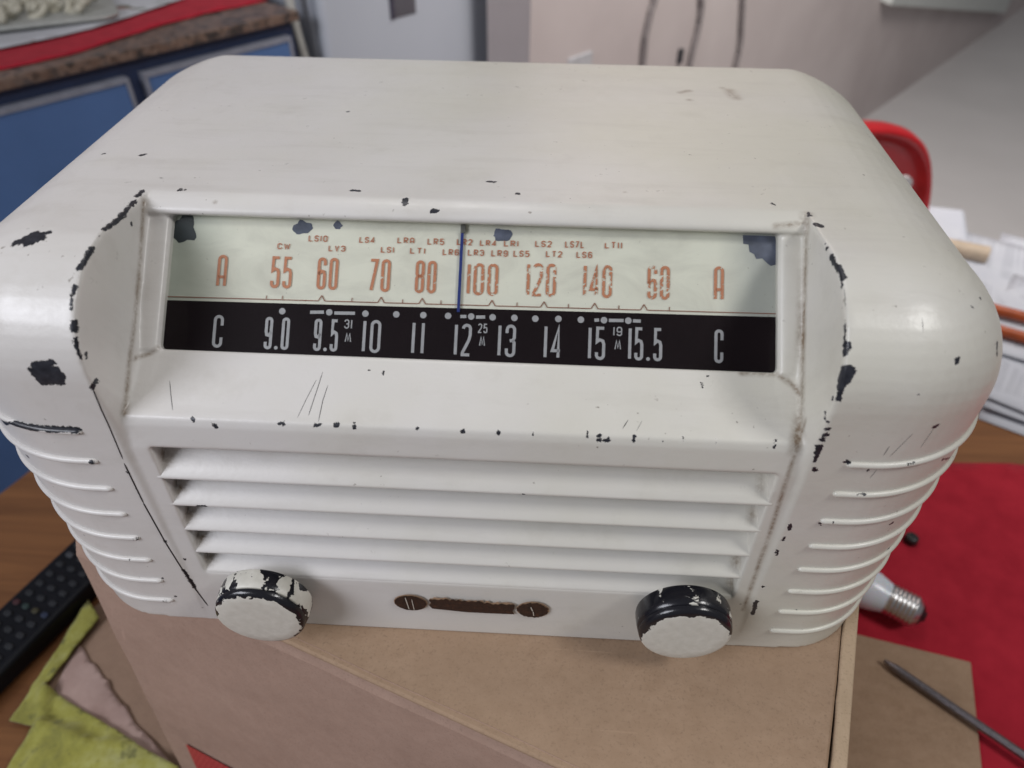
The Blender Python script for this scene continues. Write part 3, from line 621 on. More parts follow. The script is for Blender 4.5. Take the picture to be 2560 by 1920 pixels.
SCR = [([(-0.11507,0.00028,0.13425),(-0.11512,0.00021,0.13281),(-0.11519,0.00016,0.13134),(-0.11527,0.00012,0.12985),(-0.11535,8e-05,0.12834),(-0.11544,5e-05,0.12681),(-0.11555,3e-05,0.12526),(-0.11559,3e-05,0.12355),(-0.11563,2e-05,0.12183),(-0.11568,2e-05,0.12009),(-0.11572,2e-05,0.11833),(-0.11582,1e-05,0.11675),(-0.11591,1e-05,0.11515),(-0.11602,0.0,0.11353),(-0.11612,0.0,0.11189),(-0.11622,0.0,0.11024),(-0.11633,0.0,0.10858),(-0.11644,0.0,0.1069),(-0.11654,0.0,0.1052),(-0.11665,0.0,0.10349),(-0.11676,0.0,0.10176)],0.00021),([(-0.11705,-0.0,0.09976),(-0.11708,-0.0,0.09801),(-0.11711,-0.0,0.09625),(-0.11714,-0.0,0.09447),(-0.11718,-0.0,0.09267),(-0.11721,-0.0,0.09085),(-0.11724,-0.0,0.08902),(-0.11727,-0.0,0.08717),(-0.11731,-0.0,0.0853),(-0.11734,-0.0,0.08342),(-0.11737,-0.0,0.08151),(-0.11741,-0.0,0.07959),(-0.11744,-0.0,0.07765),(-0.11739,-0.0,0.07585),(-0.11733,-0.0,0.07404),(-0.11727,-0.0,0.07221),(-0.11721,-0.0,0.07037),(-0.11716,-0.0,0.06851),(-0.1171,-0.0,0.06663),(-0.11704,-0.0,0.06473),(-0.11698,0.0,0.06282),(-0.11692,0.0,0.06089),(-0.11686,0.0,0.05894),(-0.1168,0.0,0.05697),(-0.11674,0.0,0.05499),(-0.1166,0.0,0.05311),(-0.11646,0.0,0.05121),(-0.11632,0.0,0.04929),(-0.11617,0.0,0.04736),(-0.11603,0.0,0.04541),(-0.11589,0.0,0.04344),(-0.11575,1e-05,0.04145),(-0.1156,2e-05,0.03944),(-0.11546,3e-05,0.0374),(-0.11527,6e-05,0.03506),(-0.11506,9e-05,0.03269),(-0.11488,0.00015,0.03026),(-0.11468,0.0002,0.02782),(-0.11448,0.00024,0.02536),(-0.11428,0.00028,0.02288),(-0.11401,0.00032,0.0207),(-0.11371,0.00034,0.01854),(-0.11338,0.00032,0.01642),(-0.11303,0.00029,0.01431),(-0.11268,0.00025,0.01218),(-0.11232,0.00021,0.01004)],0.00027),([(-0.04818,0.02158,0.12682),(-0.04838,0.01984,0.12611),(-0.04857,0.01812,0.1254),(-0.04877,0.01641,0.1247),(-0.04894,0.01509,0.12416),(-0.04912,0.01378,0.12362),(-0.04929,0.01248,0.12308),(-0.04946,0.01118,0.12255),(-0.04963,0.0099,0.12202),(-0.0498,0.00861,0.12149),(-0.04997,0.00734,0.12097),(-0.05014,0.00608,0.12044)],0.00011),([(-0.04981,0.0186,0.1256),(-0.05019,0.01736,0.12509),(-0.05057,0.01612,0.12458),(-0.05095,0.01489,0.12407),(-0.05133,0.01367,0.12357),(-0.05171,0.01245,0.12307),(-0.05208,0.01123,0.12257),(-0.05239,0.01004,0.12208),(-0.05271,0.00885,0.12159),(-0.05302,0.00766,0.1211),(-0.05333,0.00649,0.12061),(-0.05365,0.00535,0.12011)],9e-05),([(-0.04556,0.01686,0.12488),(-0.04575,0.0155,0.12433),(-0.04593,0.01415,0.12377),(-0.04611,0.01281,0.12322),(-0.04629,0.01147,0.12267),(-0.04632,0.00998,0.12205),(-0.04635,0.0085,0.12144),(-0.04637,0.00702,0.12084),(-0.04641,0.00558,0.12021),(-0.04647,0.0042,0.11954)],0.00011),([(-0.10006,0.01622,0.12462),(-0.09941,0.01454,0.12393),(-0.09877,0.01287,0.12324),(-0.09814,0.01121,0.12256),(-0.09741,0.00946,0.12184),(-0.0967,0.00772,0.12113),(-0.09599,0.00601,0.1204)],0.00011),([(0.13687,0.01341,0.16321),(0.13689,0.01237,0.16234),(0.13691,0.01133,0.16147),(0.13697,0.01036,0.16056)],9e-05),([(0.14901,0.00251,0.12983),(0.14883,0.00246,0.12845),(0.14865,0.0024,0.12707),(0.14847,0.00234,0.12568),(0.14829,0.00229,0.12427),(0.14811,0.00223,0.12286),(0.14792,0.00217,0.12143)],7e-05),([(0.14239,0.00084,0.12888),(0.14197,0.00077,0.12779),(0.14155,0.0007,0.12668),(0.14114,0.00064,0.12556),(0.14073,0.00058,0.12443),(0.14031,0.00053,0.12329),(0.13989,0.00047,0.12214),(0.13947,0.00042,0.12099),(0.13905,0.00036,0.11983),(0.13863,0.00031,0.11865)],7e-05),([(0.13682,0.00016,0.12364),(0.13669,0.00015,0.12214),(0.13656,0.00015,0.12063),(0.13643,0.00014,0.11911)],0.0001),([(0.13661,0.00014,0.11275),(0.13633,0.00013,0.1113),(0.13604,0.00012,0.10984),(0.13575,0.00011,0.10836)],8e-05),([(0.05578,0.00911,0.1217),(0.05485,0.00763,0.12109),(0.05393,0.00616,0.12047)],0.00016),([(0.06034,0.009,0.12165),(0.05971,0.00787,0.12119),(0.05908,0.00675,0.12072),(0.05846,0.00565,0.12024)],7e-05),([(0.11542,0.02112,0.16762),(0.11532,0.01954,0.16673),(0.11527,0.0181,0.16578),(0.11522,0.01664,0.16484),(0.1152,0.01526,0.16386)],8e-05),([(0.07353,0.00414,0.1195),(0.0736,0.00331,0.11842)],0.00014),([(0.08416,0.00427,0.11958),(0.0841,0.00316,0.11804)],0.00015)]

def field(me, items, name, mode):
    n = len(me.vertices); co = np.empty(n * 3, dtype=np.float64); me.vertices.foreach_get('co', co); co = co.reshape(-1, 3)
    val = np.full(n, -3.0 if mode == 'chip' else 0.0)
    for pts, r in items:
        P = np.array(pts); pad = r + 0.004
        lo = P.min(0) - pad; hi = P.max(0) + pad
        idx = np.nonzero(((co > lo) & (co < hi)).all(1))[0]
        if not len(idx): continue
        q = co[idx]; best = np.full(len(idx), 9.0)
        if len(P) == 1: best = np.linalg.norm(q - P[0], axis=1)
        for a, b in zip(P, P[1:]):
            d = b - a; L2 = d @ d + 1e-12
            t = np.clip((q - a) @ d / L2, 0, 1); best = np.minimum(best, np.linalg.norm(q - a - t[:, None] * d, axis=1))
        if mode == 'chip': val[idx] = np.maximum(val[idx], (r - best) * 1000)
        else: val[idx] = np.maximum(val[idx], np.clip(1 - best / r, 0, 1) ** 1.2)
    at = me.attributes.new(name, 'FLOAT', 'POINT')
    at.data.foreach_set('value', val.astype(np.float32))
field(me, CHIPS, 'chip', 'chip'); field(me, DIRT_SHADE, 'dirt_shade', 'dirt_shade')
rchild(cas)
if SCR:
    for pts, r in SCR:
        bm = bmesh.new(); n = len(pts)
        tube(bm, pts, r, 6, True, [0.35 if i in (0, n - 1) else 1.0 for i in range(n)])
        rchild(obj('paint_scratch', bm, M_scratch))

# ---- louvres
bm = bmesh.new()
for z in (0.0915, 0.0767, 0.0620, 0.0478):
    prism(bm, [(0.0012, z - 0.0006), (0.0009, z + 0.0003), (0.0016, z + 0.0014), (0.0050, z + 0.0044), (0.0100, z + 0.0080), (0.0175, z + 0.0125), (0.0182, z + 0.0110), (0.0100, z + 0.0058), (0.0025, z - 0.0004)], 'x', -0.1085, 0.1085)
prism(bm, [(0.0009, 0.0340), (0.0012, 0.0352), (0.0050, 0.0385), (0.0100, 0.0420), (0.0175, 0.0470), (0.0195, 0.0470), (0.0195, 0.0340)], 'x', -0.1085, 0.1085)
bmesh.ops.subdivide_edges(bm, edges=[e for e in bm.edges if abs(e.verts[0].co.x - e.verts[1].co.x) > 0.1], cuts=260)
lv = obj('louvre_grille', bm, M_paint); bev(lv, 0.0006, 3, 25); apply_mods(lv)
field(lv.data, CHIPS, 'chip', 'chip'); field(lv.data, DIRT_SHADE, 'dirt_shade', 'dirt_shade')
rchild(lv)
bm = bmesh.new(); box(bm, (0, 0.0196, 0.070), (0.212, 0.0006, 0.072))
rchild(obj('speaker_cloth', bm, simple('brown_grille_cloth', (0.06, 0.035, 0.025), 0.9)))

# ---- dial
DO = Vector((0, 0.0629, 0.1628)); DT = Vector((0, -0.725358, -0.688371)); DNm = Vector((0, -0.688371, 0.725358))
def dp(u, v, h=0.0):   # millimetres on the dial plane
    h -= 1.5
    return DO + Vector((u / 1000, 0, 0)) + DT * (v / 1000) + DNm * (h / 1000)
tC = NT('aged_dial_backing')
sx = tC.n('ShaderNodeSeparateXYZ'); tC.l(tC.coord(), sx.inputs[0])
blot = tC.noise(tC.mapped((40, 90, 60), (0.5, 0, 0)), 1.0, 5, 0.6, 0.8)
cc = tC.mix(tC.mrange(blot, 0.45, 0.75, 0, 0.55), (0.74, 0.74, 0.645), (0.49, 0.48, 0.42))
cc = tC.mix(tC.mrange(sx.outputs[0], 0.086, 0.099, 0, 0.65), cc, (0.34, 0.36, 0.35))
cc = tC.mix(tC.mrange(sx.outputs[0], -0.083, -0.104, 0, 0.65), cc, (0.34, 0.39, 0.34))
cc = tC.mix(tC.mrange(tC.noise(tC.coord(), 520, 3, 0.6), 0.70, 0.73, 0, 0.55), cc, (0.22, 0.19, 0.16))
tC.set(color=cc, rough=0.55)
M_blue = simple('blue_grey_patch', (0.105, 0.12, 0.17), 0.4, var=0.35, scale=150)
M_dkpatch = simple('dark_stain', (0.030, 0.040, 0.045), 0.4, var=0.3, scale=150)
M_black = simple('dial_black', (0.0075, 0.003, 0.0048), 0.6)
M_black.node_tree.nodes['Principled BSDF'].inputs['Specular IOR Level'].default_value = 0.15
M_white = simple('silver_print', (0.40, 0.40, 0.42), 0.4, var=0.1, scale=500)
def worn(name, color, amount=0.0):
    t = NT(name); co = t.coord()
    s = t.n('ShaderNodeSeparateXYZ'); t.l(co, s.inputs[0])
    n = t.noise(co, 620, 3, 0.55, 0.6)
    # wear concentrated between the middle and right end of the scale
    thr = t.mrange(s.outputs[0], -0.045, 0.012, 0.27, 0.44)
    thr = t.math('SUBTRACT', thr, t.mrange(s.outputs[0], 0.072, 0.080, 0, 0.11))
    d = t.math('SUBTRACT', n, t.math('SUBTRACT', thr, amount))
    keep = t.mrange(d, 0.0, 0.01)
    t.set(color=t.ramp(t.noise(co, 900, 3), [(0.3, [c * 0.85 for c in color]), (0.7, color)]), rough=0.5)
    tr = t.n('ShaderNodeBsdfTransparent'); mx = t.n('ShaderNodeMixShader')
    t.l(keep, mx.inputs[0]); t.l(tr.outputs[0], mx.inputs[1]); t.l(t.b.outputs[0], mx.inputs[2]); t.l(mx.outputs[0], t.out.inputs[0])
    return t.m
M_red = worn('worn_red_print', (0.56, 0.235, 0.13))
M_red2 = worn('worn_small_print', (0.50, 0.20, 0.12), 0.10)
M_redline = simple('brown_line_print', (0.26, 0.10, 0.06), 0.5)

bm = bmesh.new()
def quad(bm, a, b, h, mi=0, th=None):
    (u0, v0), (u1, v1) = a, b
    f = bm.faces.new([bm.verts.new(dp(u, v, h)) for u, v in ((u0, v1), (u1, v1), (u1, v0), (u0, v0))]); f.material_index = mi
    return f
PZ = -0.24
bd = bmesh.new(); quad(bd, (-107.6, -0.5), (107.6, 48.9), -0.34)
rchild(obj('dial_backing', bd, tC.m))
# patches where the backing has peeled
bd = bmesh.new()
def blob(bm, cu, cv, ru, rv, h, seed, mi, n=26, jag=0.3):
    rr = random.Random(seed); vs = []
    for k in range(n):
        a = 2 * PI * k / n; j = 1 + jag * mnoise.noise(Vector((math.cos(a) * 1.6 + seed, math.sin(a) * 1.6, seed)))*1.6
        vs.append(bm.verts.new(dp(cu + ru * j * math.cos(a), cv + rv * j * math.sin(a), h)))
    f = bm.faces.new(vs[::-1]); f.material_index = mi
for args in ((-103.0, 5.0, 4.6, 5.2, PZ, 3, 1), (-60.0, 3.0, 3.4, 2.6, PZ, 9, 0), (-47.8, 1.6, 1.6, 1.3, PZ, 5, 0), (11.0, 3.2, 3.6, 2.3, PZ, 12, 0)):
    blob(bd, *args); rchild(obj('peeled_patch', bd, [M_blue, M_dkpatch])); bd = bmesh.new()
vs = [bd.verts.new(dp(u, v, PZ)) for u, v in [(107.6, 0.5), (95.2, 0.5), (95.4, 3.6), (97.2, 3.8), (97.6, 6.4), (99.2, 7.2), (99.9, 8.9), (102.0, 8.6), (103.6, 10.2), (105.0, 11.2), (107.6, 10.4)]]
f = bd.faces.new(vs)
rchild(obj('peeled_patch', bd, [M_blue, M_dkpatch]))

# glyph strokes in a unit box: x 0..1 , y 0..1 (y up); list of polylines
def arc(cx, cy, rx, ry, a0, a1, n=9):
    return [(cx + rx * math.cos(math.radians(a0 + (a1 - a0) * i / (n - 1))), cy + ry * math.sin(math.radians(a0 + (a1 - a0) * i / (n - 1)))) for i in range(n)]
def glyph(ch, w, h):
    r = w / 2; q = min(r, h * 0.2)
    A = lambda cx, cy, a0, a1, rr=None: arc(cx, cy, r, q, a0, a1)
    if ch in '0O': return [A(r, h - q, 180, 0) + A(r, q, 0, -180) + [(0, h - q)]]
    if ch in '1I': return [[(r, h), (r, 0)]]
    if ch == '2': return [A(r, h - q, 180, 0) + [(w, h * 0.66), (w * 0.85, h * 0.5), (0, h * 0.06), (0, 0), (w, 0)]]
    if ch == '3': return [[(0, h * 0.76)] + A(r, h - q, 180, 0) + [(w, h * 0.6), (w * 0.8, h * 0.52), (w * 0.4, h * 0.5)], [(w * 0.8, h * 0.52), (w, h * 0.44)] + A(r, q, 0, -180) + [(0, h * 0.24)]]
    if ch == '4': return [[(w * 0.85, 0), (w * 0.85, h), (0, h * 0.22), (w * 1.1, h * 0.22)]]
    if ch == '5': return [[(w, h), (0.08 * w, h), (0.04 * w, h * 0.55), (w * 0.4, h * 0.62), (w * 0.85, h * 0.58), (w, h * 0.48)] + A(r, q, 0, -180) + [(0, h * 0.2)]]
    if ch == '6': return [[(w, h * 0.78)] + A(r, h - q, 0, 180) + A(r, q, 180, 360) + [(w, h * 0.45), (w * 0.85, h * 0.56), (w * 0.4, h * 0.58), (0, h * 0.46)]]
    if ch == '7': return [[(0, h), (w, h), (w * 0.25, 0)]]
    if ch == '8': return [A(r, h - q, 180, 0) + [(w, h * 0.6), (w * 0.8, h * 0.52), (w, h * 0.44)] + A(r, q, 0, -180) + [(0, h * 0.44), (w * 0.2, h * 0.52), (0, h * 0.6), (0, h - q)], [(w * 0.2, h * 0.52), (w * 0.8, h * 0.52)]]
    if ch == '9': return [[(0, h * 0.2)] + A(r, q, 180, 360) + A(r, h - q, 0, 180) + [(0, h * 0.55), (w * 0.15, h * 0.44), (w * 0.6, h * 0.42), (w, h * 0.54)]]
    if ch == 'A': return [[(0, 0)] + A(r, h - q, 180, 0) + [(w, 0)], [(0, h * 0.3), (w, h * 0.3)]]
    if ch == 'C': return [[(w, h * 0.7)] + A(r, h - q, 0, 180) + A(r, q, 180, 360) + [(w, h * 0.3)]]
    if ch == 'L': return [[(0, h), (0, 0), (w, 0)]]
    if ch == 'S': return [[(w, h * 0.76)] + A(r, h - q, 0, 180) + [(0, h * 0.62), (w * 0.2, h * 0.52), (w * 0.8, h * 0.48), (w, h * 0.38)] + A(r, q, 0, -180) + [(0, h * 0.24)]]
    if ch == 'R': return [[(0, 0), (0, h), (w * 0.7, h), (w, h * 0.88), (w, h * 0.6), (w * 0.7, h * 0.48), (0, h * 0.48)], [(w * 0.45, h * 0.48), (w, 0)]]
    if ch == 'T': return [[(0, h), (w, h)], [(r, h), (r, 0)]]
    if ch == 'V': return [[(0, h), (r, 0), (w, h)]]
    if ch == 'W': return [[(0, h), (w * 0.25, 0), (r, h * 0.8), (w * 0.75, 0), (w, h)]]
    if ch == 'M': return [[(0, 0), (w * 0.22, h), (r, h * 0.15), (w * 0.78, h), (w, 0)]]
    return []
def ribbon(bm, pts, sw, place, mi):
    pts = [Vector(p) for p in pts]
    P = [pts[0]]
    for p in pts[1:]:
        if (p - P[-1]).length > 1e-4: P.append(p)
    n = len(P)
    if n < 2: return
    Lf = []; Rt = []
    for i in range(n):
        d0 = (P[i] - P[i - 1]).normalized() if i > 0 else (P[1] - P[0]).normalized()
        d1 = (P[i + 1] - P[i]).normalized() if i < n - 1 else d0
        t = d0 + d1
        t = t.normalized() if t.length > 0.2 else d1
        nn = Vector((-t.y, t.x)); k = 1 / max(0.45, nn.dot(Vector((-d1.y, d1.x))))
        Lf.append(P[i] + nn * sw / 2 * k); Rt.append(P[i] - nn * sw / 2 * k)
    A = [bm.verts.new(place(*p)) for p in Lf]; Bv = [bm.verts.new(place(*p)) for p in Rt]
    for i in range(n - 1):
        f = bm.faces.new((A[i], Bv[i], Bv[i + 1], A[i + 1])); f.material_index = mi
def text(bm, s, cu, width, v0, v1, sw, mi, h, gap=None, sep=0.33):
    """fit string s in a box on the dial; narrow characters get less room"""
    ws = [{'1': 0.28, 'I': 0.28, '.': 0.28, 'W': 1.3, 'M': 1.2}.get(c, 1.0) for c in s]
    tot = sum(ws) + sep * (len(s) - 1)
    unit = width / tot; x = cu - width / 2; hh = abs(v1 - v0) - sw
    for c, wv in zip(s, ws):
        cw = unit * wv; gw = max(cw - sw, 0.05)
        if c == '.':
            n = 12; f = bm.faces.new([bm.verts.new(dp(x + cw / 2 + sw * 0.62 * math.cos(-2 * PI * k / n), v1 - sw * .62 + sw * 0.62 * math.sin(-2 * PI * k / n), h)) for k in range(n)]); f.material_index = mi
        else:
            for pl in glyph(c, gw, hh):
                ribbon(bm, [(p[0] + x + sw / 2, p[1]) for p in pl], sw, lambda a, b: dp(a, v1 - sw / 2 - b, h), mi)
        x += cw + unit * sep
TXT = [('A', -87.95, 3.5, 13.93, 25.68, 0), ('55', -66.6, 7.6, 13.79, 25.32, 0), ('60', -50.1, 7.4, 13.65, 25.25, 0), ('70', -31.6, 7.6, 13.51, 25.32, 0), ('80', -15.2, 7.4, 13.51, 25.25, 0), ('100', 4.85, 10.9, 13.79, 25.32, 0), ('120', 25.45, 10.3, 13.09, 24.97, 0), ('140', 45.1, 10.0, 12.94, 24.69, 0), ('60', 66.25, 7.7, 12.52, 24.54, 0), ('A', 87.1, 3.4, 12.02, 24.12, 0), ('LS10', -54.4, 6.8, 5.66, 7.99, 1), ('LS4', -36.9, 5.4, 5.66, 7.85, 1), ('LRA', -23.0, 6.0, 5.38, 7.57, 1), ('LR5', -12.35, 5.9, 5.38, 7.71, 1), ('LR2', -2.15, 5.5, 5.23, 7.5, 1), ('LR4', 6.15, 5.7, 5.38, 7.5, 1), ('LR1', 14.35, 5.1, 5.23, 7.43, 1), ('LS2', 25.7, 5.8, 4.95, 7.21, 1), ('LS7L', 36.65, 6.7, 4.67, 7.14, 1), ('LT11', 50.25, 6.1, 4.53, 6.93, 1), ('CW', -66.5, 4.6, 8.98, 11.18, 1), ('LV3', -47.4, 6.0, 9.12, 11.32, 1), ('LS1', -29.35, 4.7, 8.98, 11.18, 1), ('LT1', -18.6, 5.4, 8.98, 11.18, 1), ('LR6', -6.85, 5.7, 9.06, 11.32, 1), ('LR3', 2.05, 5.7, 8.91, 11.18, 1), ('LR9', 10.4, 5.8, 8.84, 11.18, 1), ('LS5', 18.1, 5.6, 8.7, 11.03, 1), ('LT2', 29.55, 5.7, 8.49, 10.75, 1), ('LS6', 40.15, 5.5, 8.35, 10.68, 1), ('C', -87.5, 3.6, 35.72, 47.39, 2), ('9.0', -66.5, 8.8, 35.72, 47.25, 2), ('9.5', -49.1, 8.6, 35.72, 47.18, 2), ('10', -33.0, 6.4, 35.44, 47.11, 2), ('11', -16.7, 4.6, 35.44, 47.04, 2), ('12', -1.0, 6.0, 35.58, 47.04, 2), ('13', 14.3, 6.2, 35.3, 46.76, 2), ('14', 30.15, 5.9, 35.01, 46.76, 2), ('15', 45.45, 5.9, 34.87, 46.54, 2), ('15.5', 62.15, 11.7, 34.59, 46.19, 2), ('C', 87.35, 3.1, 34.31, 46.05, 2), ('31', -41.5, 2.8, 35.58, 38.9, 3), ('M', -41.25, 2.3, 40.39, 43.71, 3), ('25', 5.75, 3.3, 35.3, 38.69, 3), ('M', 5.75, 2.1, 39.82, 43.29, 3), ('19', 52.55, 3.1, 34.66, 37.91, 3), ('M', 52.75, 2.3, 39.33, 42.72, 3)]
pr = bmesh.new(); pw = bmesh.new()
for s, cu, wd_, v0, v1, k in TXT:
    if k == 0: text(pr, s, cu, wd_, v0, v1, 1.05, 0, 0.0)
    elif k == 1: text(pr, s, cu, wd_, v0, v1, 0.38, 2, 0.0, sep=0.42)
    elif k == 2: text(pw, s, cu, wd_, v0, v1, 1.05, 0, 0.12, sep=0.42)
    else: text(pw, s, cu, wd_, v0, v1, 0.42, 0, 0.12)
# baseline of the upper scale with peaks and ticks; it climbs slightly to the right
def bl(u): return 29.75 - (u + 107) * 0.0078
PEAK = [-51.6, -30.5, -16.0, 8.5, 26.7, 44.3, 61.4]; TICK = [-71.3, -65.6, -40.8, -22.9, -9.4, 17.3, 35.2, 52.7, 70.2]
us = [-107.4]
pts = [(-107.4, bl(-107.4))]
for pk in PEAK: pts += [(pk - 1.15, bl(pk)), (pk, bl(pk) - 2.0), (pk + 1.15, bl(pk))]
pts.append((107.4, bl(107.4)))
for a, b in zip(pts, pts[1:]):
    ribbon(pr, [a, b], 0.30, lambda u, v: dp(u, v, 0.0), 1)
for tk in TICK: ribbon(pr, [(tk, bl(tk)), (tk, bl(tk) - 1.4)], 0.28, lambda u, v: dp(u, v, 0.0), 1)
rchild(obj('upper_scale_print', pr, [M_red, M_redline, M_red2]))
# black band
bb = bmesh.new()
f = bb.faces.new([bb.verts.new(dp(u, v, 0.02)) for u, v in ((-107.8, 49.2), (107.8, 49.2), (107.8, bl(107) + 1.15), (-107.8, bl(-107) + 1.3))])
rchild(obj('black_scale_band', bb, M_black))
DOTS = [(-65.2, 33.53), (-48.5, 33.32), (-35.7, 33.32), (-24.8, 33.18), (-15.3, 33.1), (-6.6, 33.03), (1.5, 32.96), (9.0, 32.96), (16.6, 32.89), (23.9, 32.89), (31.9, 32.68), (39.7, 32.68), (47.7, 32.54), (56.1, 32.4)]
BARS = [(-55.3, 33.53, -50.4, 33.32), (-46.7, 33.5, -39.4, 33.32), (-2.3, 33.1, -0.2, 33.0), (3.2, 33.1, 6.4, 32.96), (44.4, 32.68, 46.0, 32.54), (49.4, 32.54, 54.5, 32.4), (57.7, 32.4, 60.4, 32.4)]
for (u, v) in DOTS:
    n = 20; pw.faces.new([pw.verts.new(dp(u + 1.15 * math.cos(-2 * PI * k / n), v + 1.15 * math.sin(-2 * PI * k / n), 0.12)) for k in range(n)])
for (a, b, c, d) in BARS: ribbon(pw, [(a, b), (c, d)], 1.15, lambda u, v: dp(u, v, 0.12), 0)
rchild(obj('lower_scale_print', pw, M_white))
# pointer
bp_ = bmesh.new()
def dbox(bm, u0, u1, v0, v1, h0, h1):
    c = [[bm.verts.new(dp(u, v, h)) for u, v in ((u0, v1), (u1, v1), (u1, v0), (u0, v0))] for h in (h0, h1)]
    bm.faces.new(c[0][::-1]); bm.faces.new(c[1])
    for k in range(4): bm.faces.new((c[0][k], c[0][(k + 1) % 4], c[1][(k + 1) % 4], c[1][k]))
dbox(bp_, -3.55, -2.55, 0.3, 31.6, 0.25, 0.7)
ptr = rchild(obj('pointer', bp_, simple('blue_pointer', (0.022, 0.040, 0.20), 0.35)))
bp_ = bmesh.new(); dbox(bp_, -3.7, -1.9, 0.2, 3.4, 0.3, 1.0)
child(bev(obj('pointer_clip', bp_, simple('dull_steel', (0.18, 0.18, 0.17), 0.4, 0.6)), 0.0002), radio)
# glass
tG = NT('dial_glass')
tr = tG.n('ShaderNodeBsdfTransparent'); tr.inputs[0].default_value = (0.965, 0.97, 0.955, 1)
gl = tG.n('ShaderNodeBsdfGlossy'); gl.inputs['Roughness'].default_value = 0.08
fr = tG.n('ShaderNodeFresnel'); fr.inputs[0].default_value = 1.22
mx = tG.n('ShaderNodeMixShader'); tG.l(fr.outputs[0], mx.inputs[0]); tG.l(tr.outputs[0], mx.inputs[1]); tG.l(gl.outputs[0], mx.inputs[2]); tG.l(mx.outputs[0], tG.out.inputs[0])
gb = bmesh.new(); quad(gb, (-108.0, -0.2), (108.0, 49.4), 1.1)
rchild(obj('dial_glass', gb, tG.m))

# ---- knobs
KM = [knob_material('flaking_knob_paint_a', (0.075, 0.45), 0.52), knob_material('flaking_knob_paint_b', (0.150, -0.1), 0.66)]
def knob(x, z, mat, tiltx):
    bm = bmesh.new()
    R = 0.0180
    lathe(bm, [(0, 0.0), (0.0120, 0.0), (0.0160, -0.0002), (0.0172, -0.0007), (0.0178, -0.0017), (0.0180, -0.0026), (0.0174, -0.0031), (0.0181, -0.0036), (0.0184, -0.0060), (0.0186, -0.0100), (0.0183, -0.0112), (0.0165, -0.0118), (0.0, -0.0118)], 72)
    k = obj('knob', bm, mat, smooth=True)
    k.data.set_sharp_from_angle(angle=math.radians(50))
    k.location = (x, -0.0150, z); k.rotation_euler = (PI / 2, 0, 0)
    rchild(k)
    bm = bmesh.new(); lathe(bm, [(0.0, -0.0110), (0.0060, -0.0110), (0.0060, -0.0170), (0.0, -0.0170)], 24)
    sh = obj('knob_shaft', bm, M_scratch, smooth=False); sh.parent = k
    return k
knob(-0.0812, 0.0270, KM[0], 0)['label'] = 'left knob with cream paint patches left on its black rim'
knob(0.0868, 0.0305, KM[1], 0)['label'] = 'right knob with the black rim almost bare of paint'

# ---- worn emblem
tE = NT('worn_emblem')
en = tE.noise(tE.mapped((500, 500, 500)), 1.0, 4, 0.7)
tE.set(color=tE.ramp(en, [(0.35, (0.014, 0.005, 0.004)), (0.6, (0.036, 0.012, 0.007)), (0.78, (0.11, 0.04, 0.02))]), rough=0.5, normal=tE.bump(en, 0.5, 0.0004))
M_halo = simple('rust_stain', (0.42, 0.27, 0.17), 0.6)
M_mark = simple('cream_mark', (0.6, 0.55, 0.48), 0.5)
bm = bmesh.new()
def eface(pts, y, mi, dy=0.0):
    fs = bm.faces.new([bm.verts.new((x, y, z)) for x, z in pts]); fs.material_index = mi
    fs.normal_update()
    if fs.normal.y > 0: fs.normal_flip()
rr = random.Random(11)
def oval(cx, cz, rx, rz, jag, grow=0.0):
    return [(cx + (rx + grow) * math.cos(2 * PI * k / 64) * (1 + jag * rr.uniform(-1, 1)), cz + (rz + grow) * math.sin(2 * PI * k / 64) * (1 + jag * rr.uniform(-1, 1))) for k in range(64)]
EY = -0.00015
EYS = 0.0010   # filled in from the panel slope
def band(grow=0.0):
    top = []
    for i in range(40):
        x = -0.0150 + (0.0200 + 0.0150) * i / 39
        top.append((x, 0.0255 - 0.0018 * i / 39 + 0.00030 * math.sin(i * 0.9) * math.sin(i * 0.37) + 0.0009 * rr.uniform(-1, 1) + grow))
    bot = [(0.0198, 0.0208), (0.0189, 0.0190), (0.0200, 0.0168 - grow), (0.0100, 0.0166 - grow), (0.0, 0.0166 - grow), (-0.0145, 0.0180 - grow), (-0.0158, 0.0205), (-0.0148, 0.0222), (-0.0156, 0.0240)]
    return top + bot
for grow, y, mi, jag in ((0.0004, -0.0003, 1, 0.03), (0.0, -0.0006, 0, 0.075)):
    eface(oval(-0.0234, 0.0213, 0.0066, 0.0054, jag * 0.6, grow), y, mi)
    eface(oval(0.0275, 0.0205, 0.0064, 0.0054, jag * 1.2, grow), y, mi)
    eface(band(grow), y, mi)
for (x0, z0, x1, z1, w) in ((-0.0252, 0.0256, -0.0243, 0.0172, 0.00035), (-0.0226, 0.0246, -0.0222, 0.0170, 0.0003), (0.0266, 0.0232, 0.0274, 0.0204, 0.0004), (0.0276, 0.0200, 0.0280, 0.0168, 0.00035)):
    d = Vector((x1 - x0, z1 - z0)).normalized(); n = Vector((-d.y, d.x)) * w / 2
    eface([(x0 + n.x, z0 + n.y), (x0 - n.x, z0 - n.y), (x1 - n.x, z1 - n.y), (x1 + n.x, z1 + n.y)], -0.0009, 2)
em = rchild(obj('emblem', bm, [tE.m, M_halo, M_mark]))

